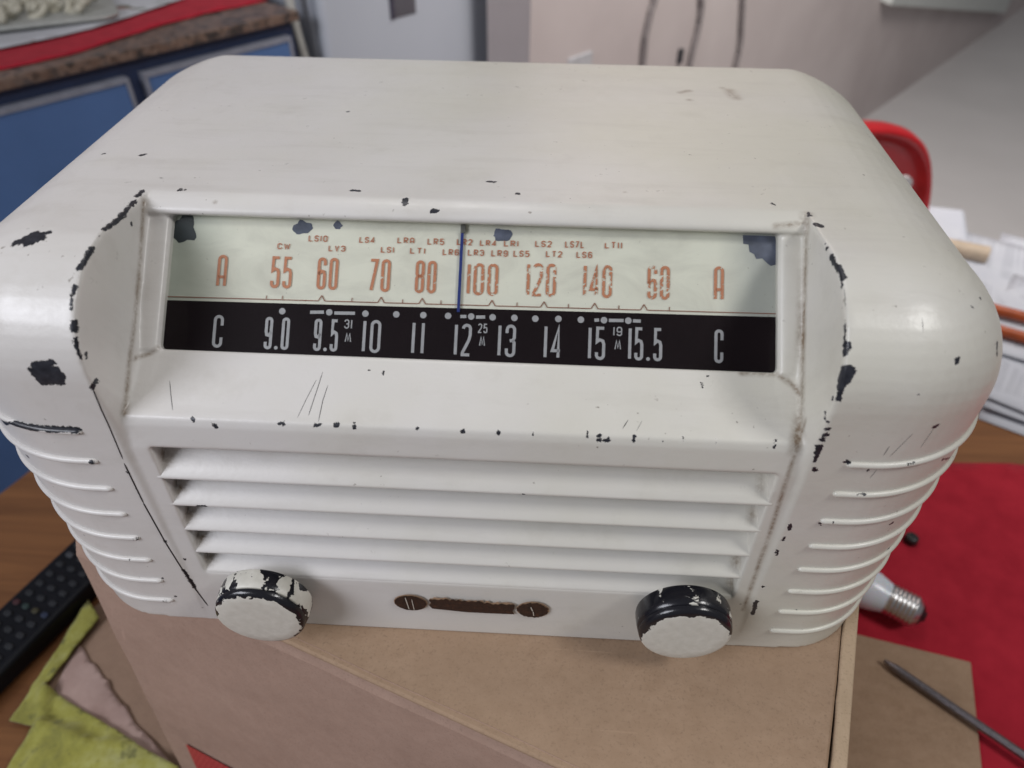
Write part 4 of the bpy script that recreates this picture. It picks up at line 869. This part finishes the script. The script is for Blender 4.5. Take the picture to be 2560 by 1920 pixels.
# ------------------------------------------------------------------ light bulb and screwdriver on the cloth
def lying(name, p0, p1, z):   # empty whose local z axis runs from p0 to p1
    d = Vector((p1[0] - p0[0], p1[1] - p0[1], 0)).normalized()
    e = empty(name, (p0[0], p0[1], z)); e.rotation_euler = d.to_track_quat('Z', 'Y').to_euler(); return e
bu = lying('light_bulb', (0.2830, 0.1905), (0.3400, 0.1535), TZ + 0.0200)
tB = NT('opal_glass'); tB.set(color=(0.66, 0.70, 0.76), rough=0.25, sss=0.3)
bm = bmesh.new(); lathe(bm, [(0, -0.030), (0.008, -0.029), (0.014, -0.024), (0.0175, -0.014), (0.0182, -0.002), (0.0180, 0.008), (0.0172, 0.018), (0.0158, 0.026), (0.0135, 0.033), (0.0125, 0.0365)], 40)
o = obj('globe', bm, tB.m, bu, True)
prof = [(0.0125, 0.0360), (0.0130, 0.037)]
for i in range(6):
    z = 0.0385 + i * 0.0032; prof += [(0.0124, z), (0.0134, z + 0.0009), (0.0134, z + 0.0014), (0.0124, z + 0.0026)]
prof += [(0.0118, 0.058), (0.0095, 0.0605)]
bm = bmesh.new(); lathe(bm, prof, 40); obj('screw_cap', bm, simple('nickel', (0.62, 0.62, 0.62), 0.28, 1.0, 0.08), bu, True)
bm = bmesh.new(); lathe(bm, [(0.0098, 0.060), (0.0075, 0.0625), (0.0045, 0.0635), (0.0040, 0.0650), (0, 0.0652)], 32); obj('contact', bm, simple('black_glass', (0.012, 0.012, 0.013), 0.3), bu, True)
tag(bu, 'white light bulb with a silver screw cap lying on the red cloth', 'light bulb')

sd = lying('screwdriver', (0.2970, 0.1222), (0.3745, 0.0525), SHZ + 0.0045)
M_steel = simple('grey_steel', (0.23, 0.21, 0.22), 0.33, 0.9, 0.2, 400)
bm = bmesh.new(); lathe(bm, [(0, 0.0), (0.0012, 0.0006), (0.0020, 0.004), (0.0031, 0.009), (0.0032, 0.012), (0.0032, 0.150)], 24); obj('shaft', bm, M_steel, sd, True)
bm = bmesh.new(); lathe(bm, [(0, 0.149), (0.006, 0.149), (0.009, 0.155), (0.012, 0.165), (0.013, 0.21), (0.014, 0.235), (0.011, 0.245), (0, 0.248)], 24); obj('handle', bm, simple('dark_handle', (0.03, 0.03, 0.035), 0.4), sd, True)
tag(sd, 'steel screwdriver shaft lying across the brown cardboard sheet', 'screwdriver')
# small black cap behind the radio on the cloth
bm = bmesh.new(); lathe(bm, [(0, 0.010), (0.006, 0.010), (0.008, 0.008), (0.0085, 0.0), (0, 0.0)], 24)
o = obj('bottle_cap', bm, simple('black_plastic', (0.02, 0.02, 0.02), 0.4), smooth=True); o.location = (0.3640, 0.2420, TZ + 0.0035); o.scale = (0.7, 0.7, 0.7)
tag(o, 'small black cap on the red cloth beside the radio ribs', 'cap')

# ------------------------------------------------------------------ left of the box: remote, yellow cloth, papers
RM = Vector((-0.3684, 0.1866, 0)); RN = Vector((-0.3337, 0.1537, 0)); RO = Vector((-0.3381, 0.0593, 0))
rdir = Vector((-0.045, -0.1, 0)).normalized()
far = (RM + RN) / 2 
axis = (Vector((-0.3650, 0.0420, 0)) - Vector((-0.3250, 0.1950, 0)))
axis = Vector((-0.17, -0.60, 0)).normalized(); axis = Vector((-0.33, -0.94, 0)).normalized(); axis = Vector((-0.10, -0.77, 0)).normalized() if False else axis
rem = empty('remote_control', (-0.3660, 0.1150, TZ + 0.0005)); rem.rotation_euler = (0, 0, math.atan2(axis.y, axis.x) + PI / 2)
M_rem = simple('remote_black', (0.006, 0.007, 0.010), 0.45)
M_rem.node_tree.nodes['Principled BSDF'].inputs['Specular IOR Level'].default_value = 0.2
bm = bmesh.new()
def rrect(w, h, r, n=6, cx=0, cy=0):
    out = []
    for (sx_, sy_, a0) in ((1, 1, 0), (-1, 1, 90), (-1, -1, 180), (1, -1, 270)):
        for k in range(n + 1):
            a = math.radians(a0 + 90 * k / n); out.append((cx + sx_ * (w / 2 - r) + r * math.cos(a), cy + sy_ * (h / 2 - r) + r * math.sin(a)))
    return out
prism(bm, rrect(0.048, 0.172, 0.014), 'z', 0.0, 0.019)
body = bev(obj('body', bm, M_rem, rem), 0.004, 4)
cols = [(0.03, 0.035, 0.04)] * 9
Mb = simple('remote_key', (0.011, 0.013, 0.017), 0.7); Mkey = [simple('key_red', (0.05, 0.012, 0.016), 0.6), simple('key_green', (0.016, 0.035, 0.032), 0.6), simple('key_yellow', (0.04, 0.036, 0.016), 0.6), simple('key_blue', (0.014, 0.024, 0.055), 0.6)]
M_sil = simple('key_silver', (0.045, 0.05, 0.06), 0.5)
for row in range(12):
    y = 0.068 - row * 0.0098
    for c in range(4 if row in (0, 6) else 3):
        n = 4 if row in (0, 6) else 3
        x = (c - (n - 1) / 2) * (0.010 if n == 4 else 0.0125)
        bm = bmesh.new(); prism(bm, rrect(0.0062 if n == 4 else 0.0075, 0.0045, 0.002, 3, x, y), 'z', 0.0185, 0.0203)
        mt = Mkey[c] if row == 6 else (M_sil if row == 1 and c != 1 else Mb)
        bev(obj('key', bm, mt, body), 0.0006, 2)
bm = bmesh.new()
def rem_text(s, x0, y0, hgt):
    x = x0
    for c in s:
        if c == 'i': pls = [[(0, 0), (0, hgt * 0.65)], [(0, hgt * 0.85), (0, hgt)]]; w = 0.0006
        elif c == 'p': pls = [[(0, -hgt * 0.3), (0, hgt * 0.65), (hgt * 0.45, hgt * 0.6), (hgt * 0.45, hgt * 0.05), (0, 0)]]; w = hgt * 0.5
        else: pls = [[(hgt * 0.4, hgt * 0.62), (0, hgt * 0.62), (0, hgt * 0.34), (hgt * 0.4, hgt * 0.3), (hgt * 0.4, 0), (0, 0)]]; w = hgt * 0.45
        for pl in pls: ribbon(bm, [(x + p[0], y0 + p[1]) for p in pl], 0.0008, lambda a, b: (a, b, 0.01915), 0)
        x += w + 0.0014
rem_text('ips', 0.004, -0.0640, 0.0055)
obj('lettering', bm, simple('grey_print', (0.30, 0.32, 0.36), 0.5), body)
tag(rem, 'black remote control lying on the wooden table left of the box', 'remote control')

tY = NT('yellow_cloth')
n1 = tY.noise(tY.coord(), 38, 6, 0.7); n2 = tY.noise(tY.coord(), 900, 3, 0.6)
c = tY.ramp(n1, [(0.25, (0.16, 0.155, 0.03)), (0.5, (0.30, 0.29, 0.055)), (0.78, (0.42, 0.42, 0.18))])
c = tY.mix(tY.mrange(tY.noise(tY.coord(), 95, 4, 0.6), 0.60, 0.70, 0, 0.7), c, (0.10, 0.10, 0.035))
tY.set(color=c, rough=0.9, normal=tY.bump(n2, 0.5, 0.0008), sheen=0.2)
yel = [(-0.3307, 0.141), (-0.314, 0.1261), (-0.3201, 0.0994), (-0.3264, 0.0706), (-0.3055, 0.0604), (-0.2612, 0.0425), (-0.2397, 0.0324), (-0.2043, 0.0192), (-0.2145, -0.0202), (-0.3019, -0.0248), (-0.3213, 0.0129), (-0.3199, 0.0415), (-0.3382, 0.0441)]
yc = draped_sheet('cleaning_cloth', yel, TZ + 0.0040, 0.0075, 24, 0.0030, tY.m, 0.0012,
                  ridges=[((-0.325, 0.0697), (-0.3142, 0.0429), 0.004, 0.006), ((-0.3142, 0.0429), (-0.277, 0.0323), 0.0045, 0.006), ((-0.277, 0.0323), (-0.2386, 0.0316), 0.003, 0.006)], seed=5, fine=0.0009)
tag(yc, 'crumpled dirty yellow cleaning cloth on the table left of the box', 'cloth')
tP = NT('torn_paper')
n1 = tP.noise(tP.coord(), 45, 5, 0.6)
tP.set(color=tP.ramp(n1, [(0.3, (0.33, 0.22, 0.19)), (0.7, (0.46, 0.33, 0.29))]), rough=0.85)
pp = [(-0.3232, 0.1064), (-0.3149, 0.1011), (-0.3047, 0.0911), (-0.3000, 0.0895), (-0.288, 0.0793), (-0.2840, 0.0778), (-0.2787, 0.071), (-0.2664, 0.0614), (-0.2620, 0.0595), (-0.251, 0.0489), (-0.2324, 0.0372), (-0.2169, 0.0258), (-0.2039, 0.0175), (-0.2500, 0.0300), (-0.2750, 0.0380), (-0.3100, 0.0500), (-0.3202, 0.0653)]
tp = draped_sheet('torn_paper', pp, TZ + 0.0028, 0.0025, 22, 0.004, tP.m, 0.0004, seed=11)
tag(tp, 'torn piece of pinkish brown paper between yellow cloth and box', 'paper')
bm = bmesh.new()
prism(bm, [(-0.3350, 0.1250), (-0.318, 0.1500), (-0.2500, 0.1356), (-0.1850, 0.0002), (-0.2350, 0.0000), (-0.2450, 0.0280), (-0.3253, 0.0600)], 'z', TZ + 0.0004, TZ + 0.0022)
tag(obj('brown_paper', bm, M_card_dark), 'flat brown board under the torn paper beside the box', 'cardboard')

# ------------------------------------------------------------------ papers and pens behind on the right
def paper_mat(name, lines):
    t = NT(name); co = t.coord()
    s = t.n('ShaderNodeSeparateXYZ'); t.l(co, s.inputs[0])
    base = t.ramp(t.noise(co, 20, 3), [(0.3, (0.46, 0.475, 0.53)), (0.7, (0.52, 0.535, 0.58))])
    if lines:
        w = t.math('FRACT', t.math('MULTIPLY', s.outputs[1], 180.0))
        ln = t.mrange(w, 0.55, 0.60)
        wd2 = t.mrange(t.noise(t.mapped((260, 2.0, 1)), 1.0, 2, 0.5), 0.45, 0.5)
        blk = t.mrange(t.noise(t.mapped((9, 22, 1)), 1.0, 1, 0.3), 0.44, 0.47)
        base = t.mix(t.math('MULTIPLY', t.math('MULTIPLY', t.math('MULTIPLY', ln, wd2), blk), 0.6), base, (0.22, 0.23, 0.27))
    t.set(color=base, rough=0.7); return t.m
M_pap = [paper_mat('plain_paper', False), paper_mat('printed_paper', True)]
def sheet(x, y, z, rot, mt, w=0.21, h=0.297, curl=0.0):
    bm = bmesh.new(); nx, ny = 10, 14; vs = {}
    for i in range(nx + 1):
        for j in range(ny + 1):
            px = w * i / nx; py = h * j / ny
            vs[i, j] = bm.verts.new((px, py, curl * ((i / nx - .5) ** 2 + (j / ny - .5) ** 2) * 2))
    for i in range(nx):
        for j in range(ny): bm.faces.new((vs[i, j], vs[i + 1, j], vs[i + 1, j + 1], vs[i, j + 1]))
    o = obj('paper_sheet', bm, mt, smooth=True); m = o.modifiers.new('s', 'SOLIDIFY'); m.thickness = 0.0003; m.offset = 1
    o.location = (x, y, z); o.rotation_euler = (0, 0, math.radians(rot)); return o
PS = [(0.4985, 0.4116, 0.0010, -33, 0, 0.0, 'bottom white sheet of the paper pile, nearest the red cloth'),
      (0.5060, 0.4240, 0.0040, -31, 1, 0.004, 'printed white sheet lying second in the pile behind the radio'),
      (0.4900, 0.4520, 0.0075, -36, 1, 0.006, 'printed sheet on top of the pile under the orange pens'),
      (0.5600, 0.5600, 0.0060, -30, 0, 0.003, 'plain sheet showing between the two orange pens and far papers'),
      (0.5000, 0.5450, 0.0115, -28, 1, 0.004, 'farthest printed sheet beside the roll of tape')]
for (x, y, z, r, mi, cu, lab) in PS:
    tag(sheet(x, y, TZ + z, r, M_pap[mi], curl=cu), lab, 'paper', 'papers piled on the table behind the radio')
# far sheet standing up against the chair side
o = sheet(0.5650, 0.7700, TZ + 0.010, -14, M_pap[0], 0.072, 0.10); o.rotation_euler = (math.radians(10), 0, math.radians(-14))
tag(o, 'small white paper tilted up at the far end of the table', 'paper')
M_or = simple('orange_plastic', (0.36, 0.065, 0.010), 0.4, var=0.2)
for (p0, p1, lab, zz) in (((0.5400, 0.6150), (0.720, 0.5260), 'farther of the two orange pens on the papers', 0.022), ((0.5250, 0.5730), (0.690, 0.4830), 'nearer of the two orange pens on the papers', 0.022)):
    e = lying('orange_pen', p0, p1, TZ + zz)
    bm = bmesh.new(); lathe(bm, [(0, 0), (0.0060, 0.0), (0.0066, 0.004), (0.0066, 0.15), (0.005, 0.157), (0.0, 0.158)], 24); obj('barrel', bm, M_or, e, True)
    bm = bmesh.new(); lathe(bm, [(0.0060, 0.156), (0.0045, 0.162), (0.002, 0.17), (0, 0.171)], 20); obj('tip', bm, M_scratch, e, True)
    tag(e, lab, 'pen', 'orange pens on the papers')
e = lying('paper_roll', (0.585, 0.7470), (0.648, 0.722), TZ + 0.022)
bm = bmesh.new(); lathe(bm, [(0, 0), (0.0115, 0), (0.0120, 0.002), (0.0120, 0.058), (0.0115, 0.060), (0.007, 0.060), (0.0065, 0.052), (0, 0.052)], 32); obj('roll', bm, simple('beige_wrap', (0.48, 0.38, 0.28), 0.6), e, True)
tag(e, 'small beige roll lying across the papers behind the radio', 'roll')

# ------------------------------------------------------------------ red plastic chair behind
tK = simple('red_plastic', (0.36, 0.008, 0.012), 0.30, var=0.06)
ch = empty('plastic_chair', (0.392, 0.97, FZ - 0.022 + 0.022)); ch.rotation_euler = (0, 0, math.radians(8))
def ck(o): o.parent = ch; return o
zt = -FZ      # local heights = z + zt
bm = bmesh.new()
HW, HH, zc = 0.205, 0.200, -0.275 - FZ
rings = []
def chair_pt(s_, r_, y_):
    # superellipse outline, fuller at the top
    c_, n_ = math.cos(s_), math.sin(s_)
    e_ = 0.62
    x_ = HW * math.copysign(abs(c_) ** e_, c_) * r_; z_ = HH * math.copysign(abs(n_) ** e_, n_) * r_
    return (x_ * (1.0 - 0.06 * z_ / HH), y_ + 0.9 * x_ * x_ + 0.10 * (z_ / HH) * 0.3, z_ + zc)
NS = 72
for r_, y_ in ((0.0, 0.0), (0.5, 0.0), (0.86, 0.0), (0.91, -0.006), (0.945, -0.018), (0.975, -0.024), (1.0, -0.016), (1.005, 0.0), (0.99, 0.016), (0.95, 0.022), (0.5, 0.012), (0.0, 0.012)):
    if r_ == 0: rings.append([bm.verts.new(chair_pt(0, 0, y_))])
    else: rings.append([bm.verts.new(chair_pt(2 * PI * k / NS, r_, y_)) for k in range(NS)])
for A, Bv in zip(rings, rings[1:]):
    for k in range(NS):
        k2 = (k + 1) % NS
        if len(A) == 1: bm.faces.new((A[0], Bv[k], Bv[k2]))
        elif len(Bv) == 1: bm.faces.new((A[k], Bv[0], A[k2]))
        else: bm.faces.new((A[k], Bv[k], Bv[k2], A[k2]))
bmesh.ops.recalc_face_normals(bm, faces=bm.faces[:])
o = ck(obj('backrest', bm, tK, smooth=True)); o.location = (0, -0.175, 0)
bm = bmesh.new(); lathe(bm, [(0, -0.001), (0.011, -0.001), (0.011, 0.006), (0, 0.006)], 24)
o = ck(obj('hole_bright_spot', bm, simple('pale_hole_spot', (0.5, 0.5, 0.5), 0.4))); o.rotation_euler = (PI / 2, 0, 0); o.location = (0.118, -0.178, -0.150 - FZ)  # pale disc standing in for the bright handle hole in the backrest
bm = bmesh.new(); prism(bm, rrect(0.42, 0.42, 0.07, 6, 0, 0.03), 'z', 0.42, 0.445)
ck(bev(obj('seat', bm, tK), 0.01, 3))
for sx_ in (-1, 1):
    for sy_ in (-1, 1):
        bm = bmesh.new(); tube(bm, [(sx_ * 0.20, 0.03 + sy_ * 0.20, 0.0), (sx_ * 0.17, 0.03 + sy_ * 0.17, 0.43)], 0.018, 12); ck(obj('leg', bm, tK, smooth=True))
tag(ch, 'red plastic chair with rounded back standing behind the table', 'chair')

# ------------------------------------------------------------------ kitchen counter, cabinets, fridge
t = NT('granite')
v1 = t.n('ShaderNodeTexVoronoi'); v1.inputs['Scale'].default_value = 125; t.l(t.coord(), v1.inputs['Vector'])
gc = t.ramp(v1.outputs['Color'], [(0.1, (0.045, 0.035, 0.03)), (0.4, (0.16, 0.10, 0.075)), (0.65, (0.20, 0.135, 0.105)), (0.9, (0.10, 0.08, 0.075))])
gc = t.mix(t.mrange(t.noise(t.coord(), 40, 4), 0.5, 0.65), gc, (0.04, 0.035, 0.035)); t.set(color=gc, rough=0.35); M_gran = t.m
M_blue2 = simple('blue_laminate', (0.085, 0.165, 0.36), 0.45, var=0.08, scale=8)
M_navy = simple('dark_blue_frame', (0.026, 0.042, 0.10), 0.5)
M_trim = simple('grey_door_trim', (0.25, 0.26, 0.31), 0.4)
M_dk = simple('dark_gap', (0.02, 0.02, 0.025), 0.7)
def cpt(s, d): p = c0 + cd * s - cn * d; return (p.x, p.y)      # s along the front, d depth behind it
kc = empty('kitchen_counter', (c0.x - 0.9 * cd.x, c0.y - 0.9 * cd.y, FZ))
def kprism(name, s0, s1, d0, d1, za, zb, mat, par, bw=0.0):
    bm = bmesh.new(); prism(bm, [cpt(s0, d0), cpt(s1, d0), cpt(s1, d1), cpt(s0, d1)], 'z', za, zb)
    o = obj(name, bm, mat)
    if bw: bev(o, bw)
    o.parent = par; o.matrix_parent_inverse = Matrix.Translation(-par.location) if par.type == 'EMPTY' else Matrix.Translation(-kc.location)
    return o
kprism('countertop', -2.6, -0.050, -0.006, 0.62, -0.0415, -0.025, M_gran, kc, 0.003)
kprism('carcass', -2.6, -0.058, 0.0118, 0.62, FZ + 0.08, -0.0420, M_navy, kc)
kprism('plinth', -2.6, -0.058, 0.06, 0.60, FZ + 0.001, FZ + 0.08, M_dk, kc)
def door(s0, s1):
    dr = kprism('door', s0 + 0.006, s1 - 0.006, -0.004, 0.0115, FZ + 0.10, -0.0685, M_blue2, kc, 0.001)
    for (a, b, za, zb) in ((s0, s1, -0.0685, -0.0620), (s0, s0 + 0.0055, FZ + 0.10, -0.0690), (s1 - 0.0055, s1, FZ + 0.10, -0.0690)):
        bm = bmesh.new(); prism(bm, [cpt(a, -0.006), cpt(b, -0.006), cpt(b, 0.0112), cpt(a, 0.0112)], 'z', za, zb)
        o = obj('door_trim', bm, M_trim); o.parent = dr
door(-0.345, -0.075); door(-0.835, -0.368); door(-1.32, -0.855)
tag(kc, 'kitchen counter with speckled granite top and blue cabinet doors', 'kitchen counter')
# things on the counter
rcl = draped_sheet('placemat', [(-0.7112, 0.7986), (-0.654, 0.8701), (-0.5985, 1.0162), (-0.5519, 1.1061), (-0.4751, 1.2097), (-0.62, 1.42), (-1.05, 1.30), (-1.05, 0.80)], -0.0245, 0.003, 8, 0.02, tR.m, 0.001, seed=8)
tag(rcl, 'red cloth lying on the granite counter under the white one', 'cloth')
t = NT('white_patterned_cloth')
sp = t.noise(t.mapped((10, 30, 1), (0, 0, 0.9)), 1.0, 2, 0.5)
c = t.ramp(t.noise(t.coord(), 10, 3), [(0.3, (0.42, 0.43, 0.46)), (0.7, (0.52, 0.53, 0.56))])
c = t.mix(t.mrange(sp, 0.64, 0.66), c, t.ramp(t.noise(t.coord(), 9, 1), [(0.45, (0.10, 0.12, 0.07)), (0.55, (0.40, 0.06, 0.07))])); t.set(color=c, rough=0.8)
wcl = draped_sheet('patterned_cloth', [(-0.7582, 0.8758), (-0.6784, 0.9841), (-0.6384, 1.1249), (-0.6181, 1.1921), (-0.70, 1.36), (-1.0, 1.27), (-1.02, 0.86)], -0.0195, 0.002, 8, 0.02, t.m, 0.001, seed=9)
tag(wcl, 'white patterned cloth laid over the red one on the counter', 'cloth')
ty = empty('serving_tray', (-0.815, 1.045, -0.014))
ty.rotation_euler = (0, 0, math.radians(33))
bm = bmesh.new(); prism(bm, rrect(0.26, 0.20, 0.03), 'z', 0.0, 0.006); bev(obj('tray', bm, simple('pale_tray', (0.35, 0.36, 0.34), 0.5), ty), 0.002)
M_food = simple('cream_food', (0.46, 0.44, 0.36), 0.6)
rq = random.Random(3)
bm = bmesh.new()
for k in range(46):
    cx, cy = rq.uniform(-0.11, 0.11), rq.uniform(-0.08, 0.08); a = rq.uniform(0, 6.28); r = rq.uniform(0.010, 0.022)
    tube(bm, [(cx + r * math.cos(a + q * 0.5), cy + r * math.sin(a + q * 0.5) * 0.7, 0.012 + 0.008 * math.sin(q * 0.9 + a) + rq.uniform(0, .002)) for q in range(8)], 0.0055, 8)
obj('food', bm, M_food, ty, True)
tag(ty, 'pale tray heaped with cream coloured food on the white patterned cloth', 'tray')

# fridge
M_fr = NT('fridge_enamel'); M_fr.set(color=M_fr.ramp(M_fr.noise(M_fr.coord(), 4, 3), [(0.3, (0.44, 0.47, 0.53)), (0.7, (0.47, 0.50, 0.56))]), rough=0.35); M_fr = M_fr.m
fg = empty('fridge', (c0.x + 0.24 * cd.x, c0.y + 0.24 * cd.y, FZ))
kprism('body', 0.004, 0.487, 0.035, 0.56, FZ + 0.02, 0.62, M_fr, fg, 0.008)
fd = kprism('door', 0.0, 0.489, 0.0, 0.032, FZ + 0.05, 0.62, M_fr, fg, 0.012)
# rounded front left post and recessed handle
bm = bmesh.new(); p = [cpt(0.0, -0.0005), cpt(0.055, -0.006), cpt(0.06, -0.0005)]
hz0, hz1 = -0.078, 0.06
bm = bmesh.new(); prism(bm, [cpt(0.160, -0.0016), cpt(0.228, -0.0016), cpt(0.228, -0.0004), cpt(0.160, -0.0004)], 'z', hz0, hz1)
o = obj('handle_recess', bm, simple('grey_recess', (0.10, 0.095, 0.11), 0.5)); bev(o, 0.0005); o.parent = fg; o.matrix_parent_inverse = Matrix.Translation(-fg.location)
bm = bmesh.new(); prism(bm, [cpt(0.160, -0.003), cpt(0.170, -0.003), cpt(0.170, -0.0017), cpt(0.160, -0.0017)], 'z', hz0, hz1)
o = obj('handle_edge', bm, simple('dark_recess_edge', (0.05, 0.045, 0.07), 0.5)); o.parent = fg; o.matrix_parent_inverse = Matrix.Translation(-fg.location)
tag(fg, 'white fridge with a recessed grey handle behind the radio', 'fridge')
# pipes in the gap beside the fridge
e = obj('hose', (lambda b: (tube(b, [(*cpt(-0.030, 0.05), 0.2), (*cpt(-0.034, 0.04), -0.03), (*cpt(-0.026, 0.035), -0.12), (*cpt(-0.03, 0.04), -0.5), (*cpt(-0.03, 0.05), FZ + 0.01)], 0.0085, 12), b)[1])(bmesh.new()), simple('grey_hose', (0.42, 0.42, 0.40), 0.5), smooth=True)
tag(e, 'pale hose in the dark gap between cabinet and fridge', 'hose')

# cables and socket on the pink wall
M_cab = simple('grey_cable', (0.17, 0.15, 0.15), 0.7)
def catmull(P, n=8):
    out = []
    P = [Vector(p) for p in P]; Q = [P[0]] + P + [P[-1]]
    for i in range(1, len(Q) - 2):
        for k in range(n):
            t = k / n; a, b, c, d = Q[i - 1:i + 3]
            out.append(0.5 * ((2 * b) + (c - a) * t + (2 * a - 5 * b + 4 * c - d) * t * t + (-a + 3 * b - 3 * c + d) * t ** 3))
    return out + [P[-1]]
CB = [([(0.2700, 1.7437, 0.45), (0.2680, 1.7413, -0.06), (0.2590, 1.7302, -0.148), (0.2530, 1.7227, -0.20), (0.2548, 1.7250, -0.2558), (0.262, 1.7340, -0.5), (0.260, 1.7315, -0.92)], 'leftmost of the three grey cables on the pink wall'),
      ([(0.4000, 1.9043, 0.45), (0.4050, 1.9105, -0.08), (0.4150, 1.9229, -0.175), (0.4155, 1.9235, -0.2321), (0.4080, 1.9142, -0.3074), (0.402, 1.9068, -0.55), (0.405, 1.9105, -0.92)], 'middle of the three grey cables on the pink wall'),
      ([(0.5450, 2.0835, 0.40), (0.5540, 2.0946, -0.10), (0.5720, 2.1168, -0.235), (0.5880, 2.1366, -0.3105), (0.5890, 2.1378, -0.3762), (0.58, 2.1267, -0.6), (0.575, 2.1205, -0.92)], 'rightmost of the three grey cables on the pink wall')]
for pts, lab in CB:
    bm = bmesh.new(); tube(bm, catmull([(p[0] + wn.x * .010, p[1] + wn.y * .010, p[2]) for p in pts]), 0.0076, 10)
    tag(obj('wall_cable', bm, M_cab, smooth=True), lab, 'cable', 'cables hanging down the pink wall')
R3 = Matrix.Rotation(math.atan2(wd.y, wd.x), 4, 'Z')
bm = bmesh.new(); pc = Vector((0.0935, 1.5277, -0.225)) + wn * 0.004
box(bm, pc, (0.085, 0.008, 0.07), R3)
o = obj('wall_socket', bm, simple('pale_socket', (0.42, 0.42, 0.44), 0.4)); bev(o, 0.002)
tag(o, 'pale socket plate on the pink wall just above the radio', 'socket')
bm = bmesh.new(); pc = Vector((0.3736, 1.8737, -0.2837)) + wn * 0.006
box(bm, pc, (0.014, 0.012, 0.035), R3)
tag(obj('cable_clip', bm, M_dk), 'small dark clip on the wall between the grey cables', 'clip')
bm = bmesh.new()
a = Vector((1.3518, 3.0819, 0)); b = Vector((2.9, 5.0, 0))
prism(bm, [((a + wn * .002).x, (a + wn * .002).y), ((b + wn * .002).x, (b + wn * .002).y), ((b + wn * .05).x, (b + wn * .05).y), ((a + wn * .05).x, (a + wn * .05).y)], 'z', -0.40, 0.3)
# slanting bottom edge
for v in bm.verts:
    if v.co.z < 0: v.co.z = -0.3907 + (v.co.x - 1.3518) / (2.5354 - 1.3518) * (-0.7266 + 0.3907)
tag(obj('wall_board', bm, simple('pale_board', (0.52, 0.54, 0.52), 0.5)), 'pale board fixed to the far end of the pink wall', 'board')

if __name__ == '__main__':
    pass
